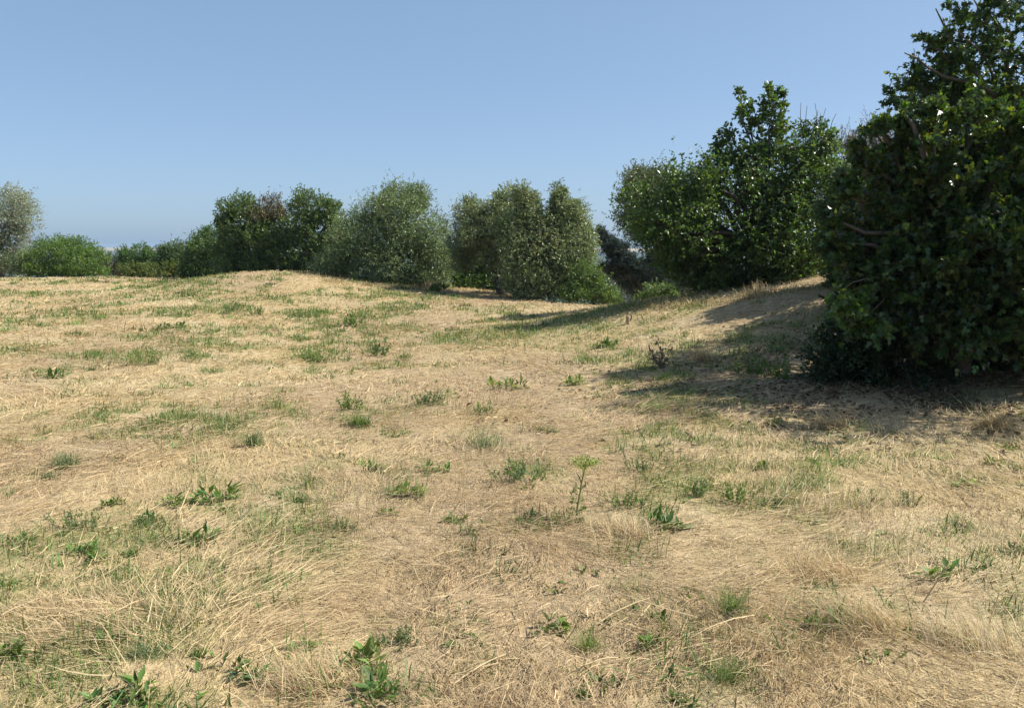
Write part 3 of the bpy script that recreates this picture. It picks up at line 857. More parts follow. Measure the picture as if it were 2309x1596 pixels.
# the near fig
NB = P(2150, 850, 10.5)
nb = np.array((NB[0], NB[1], H(NB[0], NB[1])))
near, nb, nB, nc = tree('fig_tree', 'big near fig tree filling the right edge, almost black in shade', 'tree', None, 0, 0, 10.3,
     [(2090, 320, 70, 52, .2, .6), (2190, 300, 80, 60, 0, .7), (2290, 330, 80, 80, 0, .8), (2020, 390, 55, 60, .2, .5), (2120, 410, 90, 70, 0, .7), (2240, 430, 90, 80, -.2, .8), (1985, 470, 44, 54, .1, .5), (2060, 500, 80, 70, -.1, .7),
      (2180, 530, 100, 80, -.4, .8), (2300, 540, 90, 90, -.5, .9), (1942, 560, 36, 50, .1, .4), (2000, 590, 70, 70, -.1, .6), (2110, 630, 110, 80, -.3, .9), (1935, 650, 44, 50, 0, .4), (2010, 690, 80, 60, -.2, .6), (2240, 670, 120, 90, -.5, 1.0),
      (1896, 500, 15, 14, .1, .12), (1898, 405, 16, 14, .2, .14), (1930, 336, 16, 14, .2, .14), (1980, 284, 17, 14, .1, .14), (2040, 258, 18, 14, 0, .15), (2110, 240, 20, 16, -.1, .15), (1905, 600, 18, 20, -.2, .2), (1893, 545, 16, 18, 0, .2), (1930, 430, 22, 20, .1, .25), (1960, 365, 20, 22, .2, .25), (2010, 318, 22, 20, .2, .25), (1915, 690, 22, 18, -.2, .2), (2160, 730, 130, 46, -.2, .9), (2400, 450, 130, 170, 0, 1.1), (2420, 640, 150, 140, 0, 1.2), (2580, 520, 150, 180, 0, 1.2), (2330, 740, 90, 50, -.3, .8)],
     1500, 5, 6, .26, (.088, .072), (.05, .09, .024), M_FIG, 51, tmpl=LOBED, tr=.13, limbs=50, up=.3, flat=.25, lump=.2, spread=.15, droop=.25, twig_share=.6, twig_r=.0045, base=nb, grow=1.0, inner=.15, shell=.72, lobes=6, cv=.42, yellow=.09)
hb, ht = Buf(), Buf()
g = np.random.default_rng(52)
hB = blobs_px([(1890, 664, 24, 20, -.5, .15), (1908, 688, 24, 24, -.5, .18), (1945, 660, 30, 30, -.3, .2), (1918, 712, 18, 22, -.3, .15), (1960, 715, 26, 26, -.3, .2)], 10.0)
crown(hb, ht, hB, 46, 3, 5, .2, (.10, .08), (.08, .145, .038), g, tmpl=LOBED, up=-.2, droop=.5, spread=.06, twig_share=.8, twig_r=.004)  # leaves coloured brighter than the crown, as if backlit by sun
for X, Y in [(1890, 668), (1925, 700), (1955, 720), (1915, 725)]:
    tube(ht, limb(P(2080, 620, 10.2), P(X - 8, Y, 9.6), .1, 7, g, .04), np.linspace(.02, .005, 7), BARK, 5)
ht.build('branch', M_BARK, near, nb)
tag(hb.build('hanging_spray', M_FIG, near, nb), 'low spray of lobed leaves hanging over the bank')

# tall open tree behind it, out of the top of the picture
ob = P(2330, 800, 12.2)
ob = np.array((ob[0], ob[1], H(ob[0], ob[1])))
rootT = thing('fig_tree', 'tall open tree above the near fig, leafy limbs reaching left into the sky', 'tree', ob)
lb, tb = Buf(), Buf()
g = np.random.default_rng(53)
D = 12.0
tubes = [((2330, 330), (2010, 215), .03), ((2300, 300), (2040, 120), .035), ((2260, 300), (2110, 20), .035), ((2300, 300), (2190, -10), .04), ((2330, 320), (2300, -60), .05),
         ((2200, 250), (2060, 190), .02), ((2330, 330), (2100, 240), .03), ((2180, 180), (2105, 110), .016), ((2250, 200), (2160, 70), .02), ((2140, 220), (2020, 250), .014),
         ((2380, 300), (2420, -80), .05), ((2300, 330), (2180, 300), .02)]
tube(tb, limb(ob - np.array((0, 0, .2)), P(2330, 330, D), .0, 8, g, .03), np.linspace(.17, .09, 8), BARK, 8)
for (a0, b0), (a1, b1), rr in tubes:
    tube(tb, limb(P(a0, b0, D), P(a1, b1, D + g.normal() * .3), .05, 9, g, .035), np.linspace(rr, .008, 9), BARK * g.uniform(.8, 1.3), 6)
tB = blobs_px([(2012, 218, 18, 20, 0, .15), (2040, 232, 24, 14, 0, .2), (2065, 190, 44, 22, 0, .3), (2035, 105, 20, 16, 0, .2), (2070, 110, 34, 26, 0, .3), (2105, 150, 45, 34, 0, .4), (2140, 30, 36, 34, 0, .4), (2120, 85, 36, 26, 0, .35),
               (2190, 110, 60, 50, 0, .6), (2170, 190, 80, 46, 0, .6), (2230, 20, 30, 40, 0, .5), (2280, 60, 60, 70, 0, .6), (2260, 170, 80, 80, 0, .7), (2210, 250, 120, 50, 0, .7), (2080, 245, 45, 26, 0, .35), (2120, 200, 60, 40, 1.0, .7), (2350, 60, 80, 110, 0, .8), (2340, 220, 90, 110, 0, .8), (2300, -110, 90, 80, 0, .8), (2420, -60, 120, 130, 0, 1.)], D)
# the part of the crown beyond the right edge, which throws the shade on the ground
tB = np.vstack([tB, [(7.0, 8.3, 3.3, 1.3, .9, 1.1), (6.9, 9.3, 4.7, 1.4, 1.1, 1.2), (8.4, 8.6, 4.4, 1.6, 1.2, 1.5), (9.4, 10.2, 4.2, 1.8, 1.5, 1.8), (6.6, 13.0, 4.2, 1.0, .9, .9), (7.6, 13.4, 3.6, 1.2, 1.0, 1.2), (6.0, 11.6, 3.5, .8, .6, .5), (8.2, 7.9, 2.2, 1.2, .8, 1.0)]])
crown(lb, tb, tB, 980, 5, 5, .24, (.085, .068), (.068, .118, .034), g, tmpl=LOBED, up=.2, flat=.5, spread=.13, inner=.2, twig_share=.8, twig_r=.005, droop=.2, lump=.3, lobes=4)
tb.build('trunk', M_BARK, rootT, ob, True)
lb.build('crown', M_FIG, rootT, ob)

# dark undergrowth in the shade
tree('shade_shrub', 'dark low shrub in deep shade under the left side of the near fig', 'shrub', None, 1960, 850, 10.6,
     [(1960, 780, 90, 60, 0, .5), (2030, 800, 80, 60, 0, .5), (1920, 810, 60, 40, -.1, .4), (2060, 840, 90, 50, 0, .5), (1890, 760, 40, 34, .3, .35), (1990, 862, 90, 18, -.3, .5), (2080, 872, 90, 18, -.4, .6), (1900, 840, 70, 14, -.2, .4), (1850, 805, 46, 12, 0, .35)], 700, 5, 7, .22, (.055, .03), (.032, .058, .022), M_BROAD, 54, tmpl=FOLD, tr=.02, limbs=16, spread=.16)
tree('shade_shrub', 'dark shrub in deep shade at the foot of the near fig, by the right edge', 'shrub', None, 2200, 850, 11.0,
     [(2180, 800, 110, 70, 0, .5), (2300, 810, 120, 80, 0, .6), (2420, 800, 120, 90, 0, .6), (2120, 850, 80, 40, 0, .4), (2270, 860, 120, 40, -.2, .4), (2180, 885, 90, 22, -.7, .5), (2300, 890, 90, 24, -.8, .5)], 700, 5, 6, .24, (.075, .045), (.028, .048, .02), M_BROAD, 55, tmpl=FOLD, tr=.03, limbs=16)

# ------------------------------------------------------------------ weeds in the field
WG = 'green weeds growing in the dry grass'


def gpt(X, Y):
    return ground_at([X], [Y])[0]


def w_leafy(root, base, w, h, col, rng, n=None):
    """a clump of small rosettes of pointed leaves"""
    b = Buf()
    m = n or int(np.clip(round(w / h * 4.2), 3, 10))
    cx = np.linspace(-.42, .42, m) * w + rng.normal(size=m) * w * .08
    cy = rng.normal(size=m) * w * .22
    size = rng.uniform(.55, 1.2, m)
    k = int(rng.integers(9, 13))
    ri = np.repeat(np.arange(m), k)
    t = m * k
    a = rng.uniform(0, 6.28, t)
    el = rng.uniform(.25, 1.4, t)
    p = np.stack([cx[ri] + rng.normal(size=t) * w * .03, cy[ri] + rng.normal(size=t) * w * .03, np.zeros(t)], -1)
    wp = base[None] + p
    p[:, 2] = H(wp[:, 0], wp[:, 1]) - base[2]
    d = np.stack([np.cos(a) * np.cos(el), np.sin(a) * np.cos(el), np.sin(el)], -1)
    L = h * rng.uniform(.38, .88, t) * size[ri]
    e = p + d * (L * .4)[:, None]
    thin_twigs(b, p, e, max(.0018, h * .014), np.array((.18, .22, .08)))
    nr = norm(np.stack([-np.cos(a) * .8, -np.sin(a) * .8, np.ones(t)], -1) + rng.normal(size=(t, 3)) * .3)
    leaves(b, e, norm(d + np.array((0, 0, -.3)) + rng.normal(size=(t, 3)) * .15), nr, L * .75, L * rng.uniform(.22, .36, t), vary(col, t, rng, .25, .1), FOLD)
    b.build('leaves', M_WEED, root)


def w_bushy(root, base, w, h, col, rng, narrow=.3):
    """many upright leafy stems"""
    b = Buf()
    k = int(np.clip(26 * w / h * .6, 26, 60))
    off = np.stack([rng.normal(size=k) * w * .24, rng.normal(size=k) * w * .18, np.zeros(k)], -1)
    wp = base[None] + off
    off[:, 2] = H(wp[:, 0], wp[:, 1]) - base[2]
    d = norm(np.stack([off[:, 0] / w * 1.2 + rng.normal(size=k) * .2, off[:, 1] / w * 1.2 + rng.normal(size=k) * .2, np.ones(k)], -1))
    L = h * rng.uniform(.35, 1.05, k)
    e = off + d * L[:, None]
    thin_twigs(b, off, e, max(.0015, w * .004), np.array((.17, .21, .08)))
    m = 22
    ti = np.repeat(np.arange(k), m)
    t = rng.uniform(.1, 1, k * m)
    pos = off[ti] + (e - off)[ti] * t[:, None]
    ld = norm(rnd_dirs(k * m, rng) * .8 + d[ti] * .6)
    lw = max(.014, h * .15)
    leaves(b, pos, ld, norm(rnd_dirs(k * m, rng) + np.array((0, 0, 1.))), lw * rng.uniform(.6, 1.3, k * m), lw * narrow * rng.uniform(.7, 1.3, k * m), vary(col, k * m, rng, .25, .08), DIAMOND)
    b.build('leaves', M_WEED, root)


def w_tuft(root, base, w, h, col, rng, n=190, dry=False):
    b = Buf()
    off = np.stack([rng.normal(size=n) * w * .24, rng.normal(size=n) * w * .2, np.zeros(n)], -1)
    wp = base[None] + off
    off[:, 2] = H(wp[:, 0], wp[:, 1]) - base[2] - .005
    lo = .1 if dry else .6
    hd = rng.uniform(1.6, 3.6) + rng.normal(size=n) * .9 if dry else rng.uniform(0, 6.28, n)
    ribbons(b, off, hd, rng.uniform(lo, 1.45, n), h * rng.uniform(.6, 1.5, n), np.full(n, max(.0022, base[1] * .0006)) * rng.uniform(.7, 1.3, n),
            -rng.uniform(.05, .5, n), vary(col, n, rng, .25, .07), 3)
    b.build('foliage', M_STRAW if dry else M_WEED, root)


GRN, YGR, DGR, BLG, TAN = (.125, .205, .05), (.18, .245, .068), (.088, .155, .042), (.135, .195, .085), (.46, .35, .19)
# kind, X, Y of the foot, width and height in picture units, colour, label
WEEDS = [
    ('leafy', 490, 1128, 75, 55, GRN, 'broad-leaved green weed cluster on the left, with its tallest leaves at the right'),
    ('leafy', 400, 1135, 60, 36, GRN, 'loose low leafy weed just left of the tall-leaved left cluster'),
    ('leafy', 258, 1138, 45, 26, GRN, 'small dark leafy weed up and right of the sprawling left green patch'),
    ('bushy', 180, 1195, 110, 50, BLG, 'sprawling weed patch with grey stalks at the left side of the field'),
    ('leafy', 195, 1252, 100, 40, GRN, 'wide low leafy weed at the lower edge of the sprawling left patch'),
    ('leafy', 335, 1172, 45, 30, DGR, 'small compact dark-leaved weed between the left patch and the tall-leaved cluster'),
    ('leafy', 452, 1218, 50, 46, GRN, 'upright leafy weed below the tall-leaved left cluster'),
    ('leafy', 290, 1252, 45, 26, GRN, 'low leafy weed right beside the sprawling left patch, near pale stalks'),
    ('leafy', 45, 1228, 50, 28, GRN, 'flat dark green weed at the left edge, beside the sprawling patch'),
    ('leafy', 845, 1062, 55, 28, GRN, 'leafy weed in the middle, leftmost of a row of leafy clumps'),
    ('leafy', 985, 1062, 65, 36, GRN, 'broad-leaved weed in the middle, rightmost of a row of leafy clumps'),
    ('leafy', 925, 1112, 80, 38, YGR, 'yellowish sprawling leafy weed in the middle, in front of a row of clumps'),
    ('leafy', 876, 1160, 40, 28, GRN, 'little weed with two upright leaves, below the yellowish middle clump'),
    ('leafy', 1024, 1176, 40, 28, GRN, 'small weed with upright leaf pair on bare straw in the middle'),
    ('bushy', 775, 1200, 60, 36, BLG, 'bluish green feathery weed left of centre, on straw'),
    ('leafy', 1190, 1180, 44, 40, DGR, 'dark leafy weed left of the tall umbel stalk'),
    ('bushy', 1270, 1180, 80, 34, GRN, 'low green weed cushion at the foot of the tall umbel stalk'),
    ('bushy', 1170, 1085, 105, 66, BLG, 'broad grey-green bushy weed left of the tall umbel'),
    ('tuft', 1095, 1010, 95, 42, BLG, 'soft grey-green grass tuft above the broad bushy weed'),
    ('leafy', 1500, 1192, 80, 52, DGR, 'dark green dense leafy weed right of the tall umbel stalk'),
    ('bushy', 1410, 1140, 110, 44, GRN, 'spreading green weed between the tall umbel and the dark dense weed'),
    ('bushy', 1570, 1120, 56, 50, BLG, 'bluish bushy weed right of centre, left one of two neighbours'),
    ('bushy', 1652, 1132, 64, 56, GRN, 'taller fresh green bushy weed, right one of two neighbours'),
    ('leafy', 1740, 1140, 60, 22, DGR, 'low dark flat weed right of the two neighbouring bushy weeds'),
    ('leafy', 1715, 1056, 32, 26, GRN, 'single bright green weed standing alone on pale straw at right'),
    ('bushy', 1445, 1065, 80, 44, BLG, 'hazy grey-green weed above the spreading weed, right of the umbel'),
    ('leafy', 2118, 1304, 56, 56, GRN, 'dark green dock clump standing alone in dry grass at right'),
    ('leafy', 2178, 1100, 44, 36, GRN, 'leafy weed near the shade edge at right, upper of a scattered pair'),
    ('bushy', 2050, 1140, 50, 36, BLG, 'pale feathery weed left of the leafy weeds near the right edge'),
    ('leafy', 2240, 1048, 40, 34, YGR, 'fresh yellow-green weed at the edge of the tree shade, far right'),
    ('leafy', 2290, 1245, 48, 34, DGR, 'dark leafy weed cut by the right edge'),
    ('tuft', 1650, 1380, 70, 70, GRN, 'tall green grass tuft in the lower right hay'),
    ('leafy', 1850, 1418, 80, 58, GRN, 'green leafy clump with tiny pale flowers in the lower right hay'),
    ('leafy', 1472, 1456, 62, 48, GRN, 'leafy rosette beside a leaning straw, right of lower centre'),
    ('leafy', 1478, 1398, 44, 40, DGR, 'dark leaf pair in a hollow of the hay, above the leaning-straw rosette'),
    ('leafy', 1255, 1425, 62, 58, GRN, 'leafy weed with curled bleached leaves, at lower centre'),
    ('tuft', 1325, 1465, 70, 56, YGR, 'thin yellow-green grass tuft right of the bleached-leaf weed'),
    ('leafy', 822, 1500, 80, 90, YGR, 'tall yellow-green leafy weed in the foreground, left of centre'),
    ('leafy', 850, 1572, 80, 80, GRN, 'tall leafy weed at the bottom edge, in front of the yellow-green one'),
    ('leafy', 330, 1572, 60, 70, GRN, 'upright green weed at the bottom left, with narrow leaves'),
    ('leafy', 245, 1590, 70, 50, DGR, 'dark broad-leaved weed at the bottom edge, left of the upright one'),
    ('leafy', 570, 1528, 75, 55, DGR, 'spiky dark rosette among crossed dry stems at bottom left'),
    ('leafy', 680, 1460, 60, 30, GRN, 'small flat weed half hidden in hay, above the foreground weeds'),
    ('leafy', 25, 1478, 80, 44, GRN, 'leafy green weed at the left edge, low in the picture'),
    ('leafy', 452, 1480, 34, 22, GRN, 'tiny pale-leaved weed alone in straw at lower left'),
    ('tuft', 330, 1478, 80, 34, BLG, 'grey-green grass tuft at lower left, near the tiny pale weed'),
    ('leafy', 1316, 1572, 36, 34, DGR, 'little dark weed at the bottom edge, in the middle'),
    ('bushy', 905, 1448, 66, 32, BLG, 'soft bluish green weed cushion on bare ground, lower middle'),
    ('tuft', 1640, 1530, 110, 56, GRN, 'wide green grass tuft at the bottom, right of the middle'),
    ('leafy', 1540, 1588, 44, 44, DGR, 'dark pointed weed at the bottom edge, right of the middle'),
    ('bushy', 800, 738, 40, 46, GRN, 'tall rounded green weed standing out in the far middle of the field'),
    ('bushy', 850, 804, 64, 46, DGR, 'dark bushy weed mound, nearer than the tall rounded weed'),
    ('bushy', 435, 815, 52, 26, GRN, 'rounded green weed left of the middle, in the far field'),
    ('bushy', 320, 822, 80, 36, YGR, 'wide yellow-green weed in the far left field'),
    ('bushy', 215, 812, 46, 24, GRN, 'small green weed left of the wide yellow-green one'),
    ('leafy', 125, 852, 40, 28, DGR, 'dark tufty weed nearest the left edge in the far field'),
    ('bushy', 715, 818, 90, 34, GRN, 'low wide green weed in the far field, left of the dark mound'),
    ('bushy', 690, 716, 100, 22, GRN, 'long low green weed strip before the tree row shadow'),
    ('bushy', 525, 703, 50, 22, DGR, 'dark green weed pair in the far field, left of the long strip'),
    ('bushy', 582, 712, 26, 26, GRN, 'slim upright weed between the dark pair and the long strip'),
    ('leafy', 370, 742, 32, 20, DGR, 'small dark weed in the far left field, above the rounded one'),
    ('leafy', 402, 740, 18, 18, DGR, 'tiny dark weed beside another small dark one, far left'),
    ('bushy', 912, 812, 34, 26, GRN, 'small fresh weed right of the dark bushy mound'),
    ('bushy', 790, 925, 52, 46, GRN, 'upright green weed in the centre left of the field'),
    ('tuft', 812, 958, 52, 34, GRN, 'green grass tuft just below the upright centre-left weed'),
    ('bushy', 1090, 932, 58, 34, GRN, 'dense low green weed in the centre of the field'),
    ('leafy', 1150, 878, 66, 36, YGR, 'light green leafy weed in the centre, above the dense low one'),
    ('leafy', 1296, 868, 42, 30, YGR, 'glowing yellow-green weed right of centre, before the shadow'),
    ('bushy', 622, 920, 44, 24, YGR, 'low rounded light green weed in the left centre'),
    ('leafy', 1368, 784, 44, 26, DGR, 'dark leafy weed on the sunlit slope of the bank'),
    ('tuft', 1470, 925, 56, 26, YGR, 'yellow-green tuft at the left tip of the tree shadow'),
    ('bushy', 1765, 858, 64, 56, (.11, .2, .035), 'bright green sunlit weed glowing inside the tree shadow'),
    ('bushy', 1690, 850, 100, 50, DGR, 'dark weed mass in shadow, left of the bright sunlit weed'),
    ('bushy', 1745, 962, 56, 30, GRN, 'green weed at the front edge of the tree shadow'),
    ('bushy', 1490, 860, 36, 26, DGR, 'small dark weed at the left end of the tree shadow'),
    ('tuft', 570, 1005, 30, 40, BLG, 'thin wispy grey-green weed standing alone, left of centre'),
    ('tuft', 150, 1055, 44, 40, BLG, 'wispy green tuft in the left middle of the field'),
    ('bushy', 112, 1082, 50, 18, BLG, 'flat bluish green weed near the left edge, below a wispy tuft'),
    ('bushy', 970, 912, 60, 46, BLG, 'hazy tall grey-green weed in the centre, left of the dense low one'),
    ('leafy', 1106, 724, 30, 12, GRN, 'small green weed on the bare far slope, before the drooping olive'),
    ('leafy', 680, 765, 60, 14, GRN, 'flat bright green weed strip in the far field, below the long strip'),
    ('dry', 592, 611, 44, 13, (.5, .41, .2), 'pale grass tuft on top of the mound, before the broadleaf trees'),
    ('tuft', 650, 607, 40, 9, YGR, 'yellow-green grass tuft on top of the mound, right of the pale one'),
    ('dry', 1240, 668, 70, 12, (.4, .29, .16), 'brown dead brush at the foot of the drooping olive'),
    ('dry', 975, 650, 60, 18, (.3, .2, .12), 'brown dead stalks at the foot of the large rounded olive'),
    ('dry', 1540, 692, 90, 12, (.44, .37, .18), 'pale dry grass fringe on the bank below the half-dry bush'),
    ('dry', 1790, 655, 90, 9, (.42, .36, .17), 'grass fringe along the top of the bank, under the fig'),
    ('dry', 1710, 668, 70, 30, TAN, 'tall dry reddish grass clump on the bank, below the fig crown'),
    ('dry', 1590, 815, 60, 36, TAN, 'tan dry grass heap inside the tree shadow'),
    ('dry', 1880, 965, 70, 44, TAN, 'sparse dry grass clump in shade near the front of the shadow'),
    ('dry', 2245, 965, 70, 50, TAN, 'dry grass stalks in shade near the right edge'),
    ('dry', 1975, 1410, 240, 90, (.56, .45, .26), 'large fluffy clump of long dry grass at lower right'),
    ('dry', 2210, 1460, 200, 90, (.58, .48, .29), 'pale long dry grass clump at the right edge'),
    ('dry', 1400, 1205, 140, 46, (.54, .43, .25), 'dry grass clump around the foot of the dark dense weed'),
    ('dry', 700, 1540, 240, 70, (.52, .41, .235), 'matted brown dry grass clump in the bottom left foreground'),
    ('dry', 1860, 1300, 200, 56, (.54, .41, .23), 'reddish dry grass clump left of the lone dock'),
]
for i, (kind, X, Y, w, h, col, label) in enumerate(WEEDS):
    rng = np.random.default_rng(500 + i)
    b = gpt(X, Y)
    sc_ = b[1] / F
    W, Hh = w * sc_, h * sc_
    nm, cat = {'leafy': ('leafy_weed', 'weed'), 'bushy': ('bushy_weed', 'weed'), 'tuft': ('grass_tuft', 'grass tuft'), 'dry': ('dry_grass_clump', 'grass clump')}[kind]
    root = thing(nm, label, cat, b, WG if kind != 'dry' else 'clumps of tall dry grass')
    if kind == 'leafy':
        w_leafy(root, b, W, Hh, col, rng)
    elif kind == 'bushy':
        w_bushy(root, b, W, Hh, col, rng)
    elif kind == 'tuft':
        w_tuft(root, b, W, Hh, col, rng)
    else:
        w_tuft(root, b, W, Hh, col, rng, 900 if w > 100 else 300, True)

# tall umbel
b = gpt(1302, 1172)
k = b[1] / F
root = thing('umbel_plant', 'tall green stalk with one flat feathery umbel on top, right of the centre', 'plant', b)
s, u = Buf(), Buf()
g = np.random.default_rng(77)
top = np.array((17 * k, .03, 122 * k))
pth = limb(np.zeros(3), top, .02, 8, g, .035)
tube(s, pth, np.linspace(.008, .005, 8), np.array((.32, .34, .14)), 6)
tube(s, limb(pth[5], pth[5] + np.array((-12 * k, 0, 26 * k)), .1, 5, g, .02), np.linspace(.004, .002, 5), np.array((.17, .2, .06)), 5)
for q in range(22):
    an = q * 2.4
    rr = 34 * k * math.sqrt((q + .5) / 22)
    tip = top + np.array((math.cos(an) * rr, math.sin(an) * rr, 16 * k + g.normal() * 3 * k - rr * .15))
    tube(u, limb(top, tip, .08, 4, g, .01), np.linspace(.0025, .0012, 4), np.array((.16, .21, .05)), 4)
    m = 16
    leaves(u, tip + g.normal(size=(m, 3)) * np.array((6, 6, 2.0)) * k, norm(rnd_dirs(m, g) + np.array((0, 0, .8))), rnd_dirs(m, g), np.full(m, .02), np.full(m, .008), vary((.26, .32, .09), m, g, .2, .06), DIAMOND)
for q in range(26):
    c0 = pth[g.integers(0, 5)]
    a_ = g.uniform(0, 6.28)
    d_ = np.array((math.cos(a_), math.sin(a_), .7))
    e_ = c0 + d_ * 16 * k * g.uniform(.4, 1)
    tube(s, limb(c0, e_, .1, 4, g, .03), np.linspace(.0022, .001, 4), np.array((.17, .22, .07)), 4)
    leaves(s, e_ + g.normal(size=(7, 3)) * 3 * k, norm(rnd_dirs(7, g) + d_), rnd_dirs(7, g), np.full(7, .03), np.full(7, .007), vary((.14, .2, .055), 7, g), DIAMOND)
s.build('stalk', M_WEED, root)
u.build('umbel', M_WEED, root)

# dead thistle
b = gpt(1492, 835)
k = b[1] / F
root = thing('dead_thistle', 'grey-brown dead thistle standing where the tree shadow begins on the bank', 'plant', b)
s, u = Buf(), Buf()
for q in range(16):
    tip = np.array((g.normal() * 20 * k, g.normal() * .1, (25 + 45 * g.random()) * k))
    pa = limb(np.zeros(3), tip, .05, 6, g, .05)
    tube(s, pa, np.linspace(.006, .0025, 6), np.array((.17, .13, .09)), 4)
    m = 9
    leaves(u, pa[g.integers(2, 6, m)], rnd_dirs(m, g), rnd_dirs(m, g), np.full(m, .07), np.full(m, .02), vary((.16, .13, .09), m, g), DIAMOND)
s.build('stem', M_BARK, root)
u.build('leaves', M_STRAW, root)

# stump and log
b = gpt(1416, 730)
k = b[1] / F
root = thing('wooden_stake', 'short pale weathered wooden stake on the slope of the bank', 'stake', b)
s = Buf()
tube(s, [(0, 0, -.05), (.004, 0, 8 * k), (-.004, 0, 15 * k), (0, 0, 18 * k), (0, 0, 18.2 * k)], [.05, .046, .042, .04, .001], np.array((.36, .27, .16)), 8)
s.build('post', M_BARK, root)
s = Buf()
tube(s, [(.04, -.01, 6 * k), (.07, -.01, 16 * k), (.06, 0, 21 * k)], [.014, .012, .006], np.array((.07, .06, .04)), 6)
s.build('bark_strip', M_BARK, root)
b = P(12, 621, 45.5)
b[2] = H(b[0], b[1]) + .1
s = Buf()
tube(s, limb(np.array((-1.5, .05, .02)), np.array((.85, -.05, .0)), 0, 7, g, .01), [.001, .1, .1, .09, .09, .08, .001], np.array((.45, .33, .22)), 8)
o = s.build('fallen_log', M_BARK)
o.location = b
tag(o, 'pale fallen log lying under the silvery olive at the left edge', 'log')

# long pale straws that stand out of the hay: X0 Y0 X1 Y1
STALKS = [
    (1022, 1556, 1140, 1492, 'long pale straw running up and right at the bottom centre'),
    (1055, 1530, 1125, 1512, 'thinner pale straw lying just above the long bottom-centre one'),
    (1308, 1514, 1392, 1500, 'thick pale straw lying almost level at the bottom, right of centre'),
    (505, 1350, 632, 1362, 'pale straw lying level across other straws at lower left'),
    (495, 1378, 640, 1346, 'pale straw crossing over the level one at lower left'),
    (235, 1405, 345, 1360, 'long pale straw slanting at lower left, near the picture edge'),
    (0, 1400, 100, 1362, 'pale straw at the left edge, slanting up into the field'),
    (1342, 1420, 1468, 1362, 'long reddish straw slanting past the leaning-straw rosette'),
    (2080, 1370, 2140, 1290, 'leaning upright straw in the pale dry clump at right'),
    (2225, 1440, 2252, 1350, 'straight straw leaning left before the pale dry clump'),
    (1985, 1420, 2120, 1490, 'long straw slanting down to the right in the lower right hay'),
    (2268, 1385, 2300, 1455, 'pale straw bent downward by the right edge'),
]
for X0, Y0, X1, Y1, label in STALKS:
    a, c = ground_at([X0, X1], [Y0, Y1])
    if abs(Y1 - Y0) > 75 and abs(X1 - X0) < 70:        # an upright one: keep its foot, lift its tip
        X, Y = (X0, Y0) if Y0 > Y1 else (X1, Y1)
        a = ground_at([X], [Y])[0]
        c = P(X1 if (X, Y) == (X0, Y0) else X0, min(Y0, Y1), a[1])
    a = a + np.array((0, 0, .025)); c = c + np.array((0, 0, .035))
    s = Buf()
    pa = limb(a, c, .04, 8, g, .012)
    pa[:, 2] = np.maximum(pa[:, 2], H(pa[:, 0], pa[:, 1]) + .02)
    tube(s, pa, np.linspace(.0042, .003, 8), np.array((.66, .52, .31)) * g.uniform(.9, 1.08), 5)
    o = s.build('straw_stalk', M_STRAW, None, a)
    o.location = a
    tag(o, label, 'straw', 'single straws standing out of the hay')

# ------------------------------------------------------------------ camera, light, air
cam = bpy.data.cameras.new('camera')
co = bpy.data.objects.new('camera', cam)
COL.objects.link(co)
co.location = EYE
co.rotation_euler = (math.pi / 2 - PITCH, 0, 0)
cam.sensor_width = 36
cam.lens = F / 2309 * 36
cam.clip_start = 0.05
cam.clip_end = 20000
SCN.camera = co

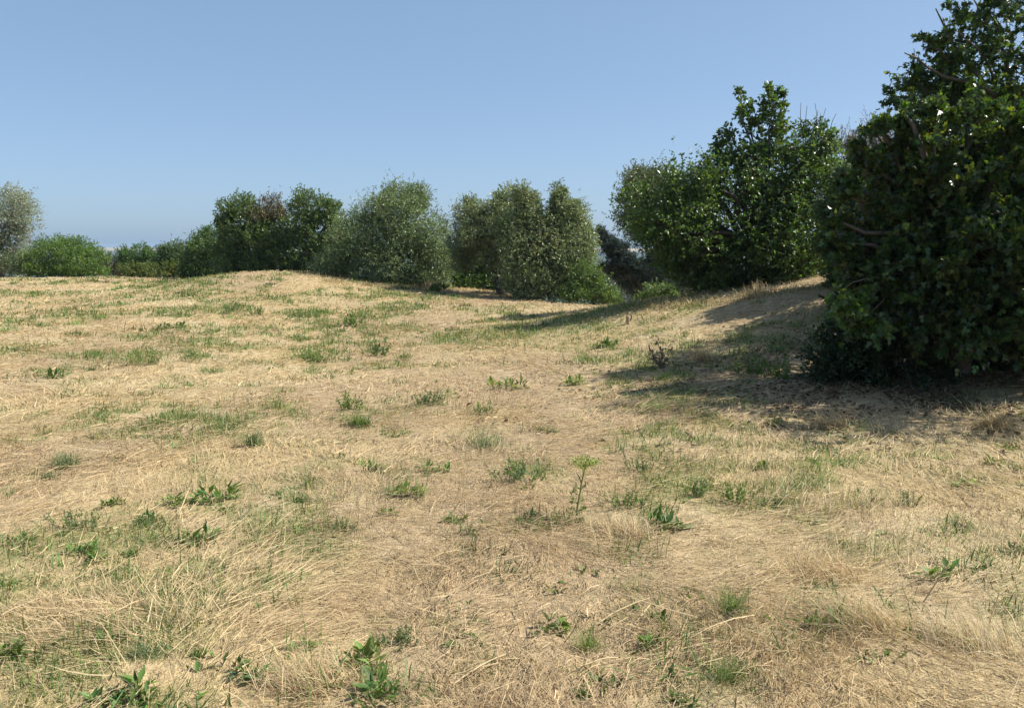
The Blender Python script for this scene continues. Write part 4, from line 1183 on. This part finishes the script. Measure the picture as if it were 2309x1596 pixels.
SUN_AZ, SUN_EL = math.radians(87), math.radians(48)       # azimuth from +y towards +x
sv = Vector((math.sin(SUN_AZ) * math.cos(SUN_EL), math.cos(SUN_AZ) * math.cos(SUN_EL), math.sin(SUN_EL)))
sun = bpy.data.lights.new('sun', 'SUN')
sun.energy = 4.6
sun.angle = math.radians(0.53)
sun.color = (1.0, 0.95, 0.86)
so = bpy.data.objects.new('sun', sun)
COL.objects.link(so)
so.rotation_euler = (-sv).to_track_quat('-Z', 'Y').to_euler()
so.location = (20, 10, 30)

w = bpy.data.worlds.new("World")
SCN.world = w
w.use_nodes = True
N, L = w.node_tree.nodes, w.node_tree.links
N.clear()
sky = N.new('ShaderNodeTexSky')
sky.sky_type = 'NISHITA'
sky.sun_disc = False
sky.sun_elevation = SUN_EL
sky.sun_rotation = SUN_AZ
sky.altitude = 0
sky.air_density = 0.62
sky.dust_density = 1.3
sky.ozone_density = 1.0
bg = N.new('ShaderNodeBackground')
bg.inputs['Strength'].default_value = 0.097
ow = N.new('ShaderNodeOutputWorld')
tint = N.new('ShaderNodeMix'); tint.data_type = 'RGBA'; tint.blend_type = 'MIX'      # flat blue blended in to even out the sky's gradient
tint.inputs['Factor'].default_value = 0.42
tint.inputs['B'].default_value = (2.0, 3.3, 4.85, 1)
L.new(sky.outputs[0], tint.inputs['A'])
L.new(tint.outputs['Result'], bg.inputs['Color'])
L.new(bg.outputs[0], ow.inputs['Surface'])

# air between here and the far hills
HAZE = True
if HAZE:
    x0, x1, y0, y1, z0, z1 = -7500, 7500, -7500, 7500, -60.0, 32.0
    v = [(x, y, z) for z in (z0, z1) for y in (y0, y1) for x in (x0, x1)]
    q = [(0, 2, 3, 1), (4, 5, 7, 6), (0, 1, 5, 4), (2, 6, 7, 3), (0, 4, 6, 2), (1, 3, 7, 5)]
    m, N, L = new_mat('air')
    o_ = N.new('ShaderNodeOutputMaterial')
    pv = N.new('ShaderNodeVolumePrincipled')
    pv.inputs['Color'].default_value = (.46, .62, .86, 1)
    pv.inputs['Density'].default_value = 0.00018
    pv.inputs['Anisotropy'].default_value = 0.2
    L.new(pv.outputs[0], o_.inputs['Volume'])
    hz = link('haze', mesh_quads('haze', v, q, None, m))
    tag(hz, 'thin pale summer haze over the valley', None, None, 'stuff')

vs = SCN.view_settings
vs.view_transform = 'Standard'
vs.look = 'None'
vs.exposure = 0.75
vs.gamma = 1.0
SCN.cycles.max_bounces = 8
SCN.cycles.volume_bounces = 1
SCN.cycles.use_denoising = True
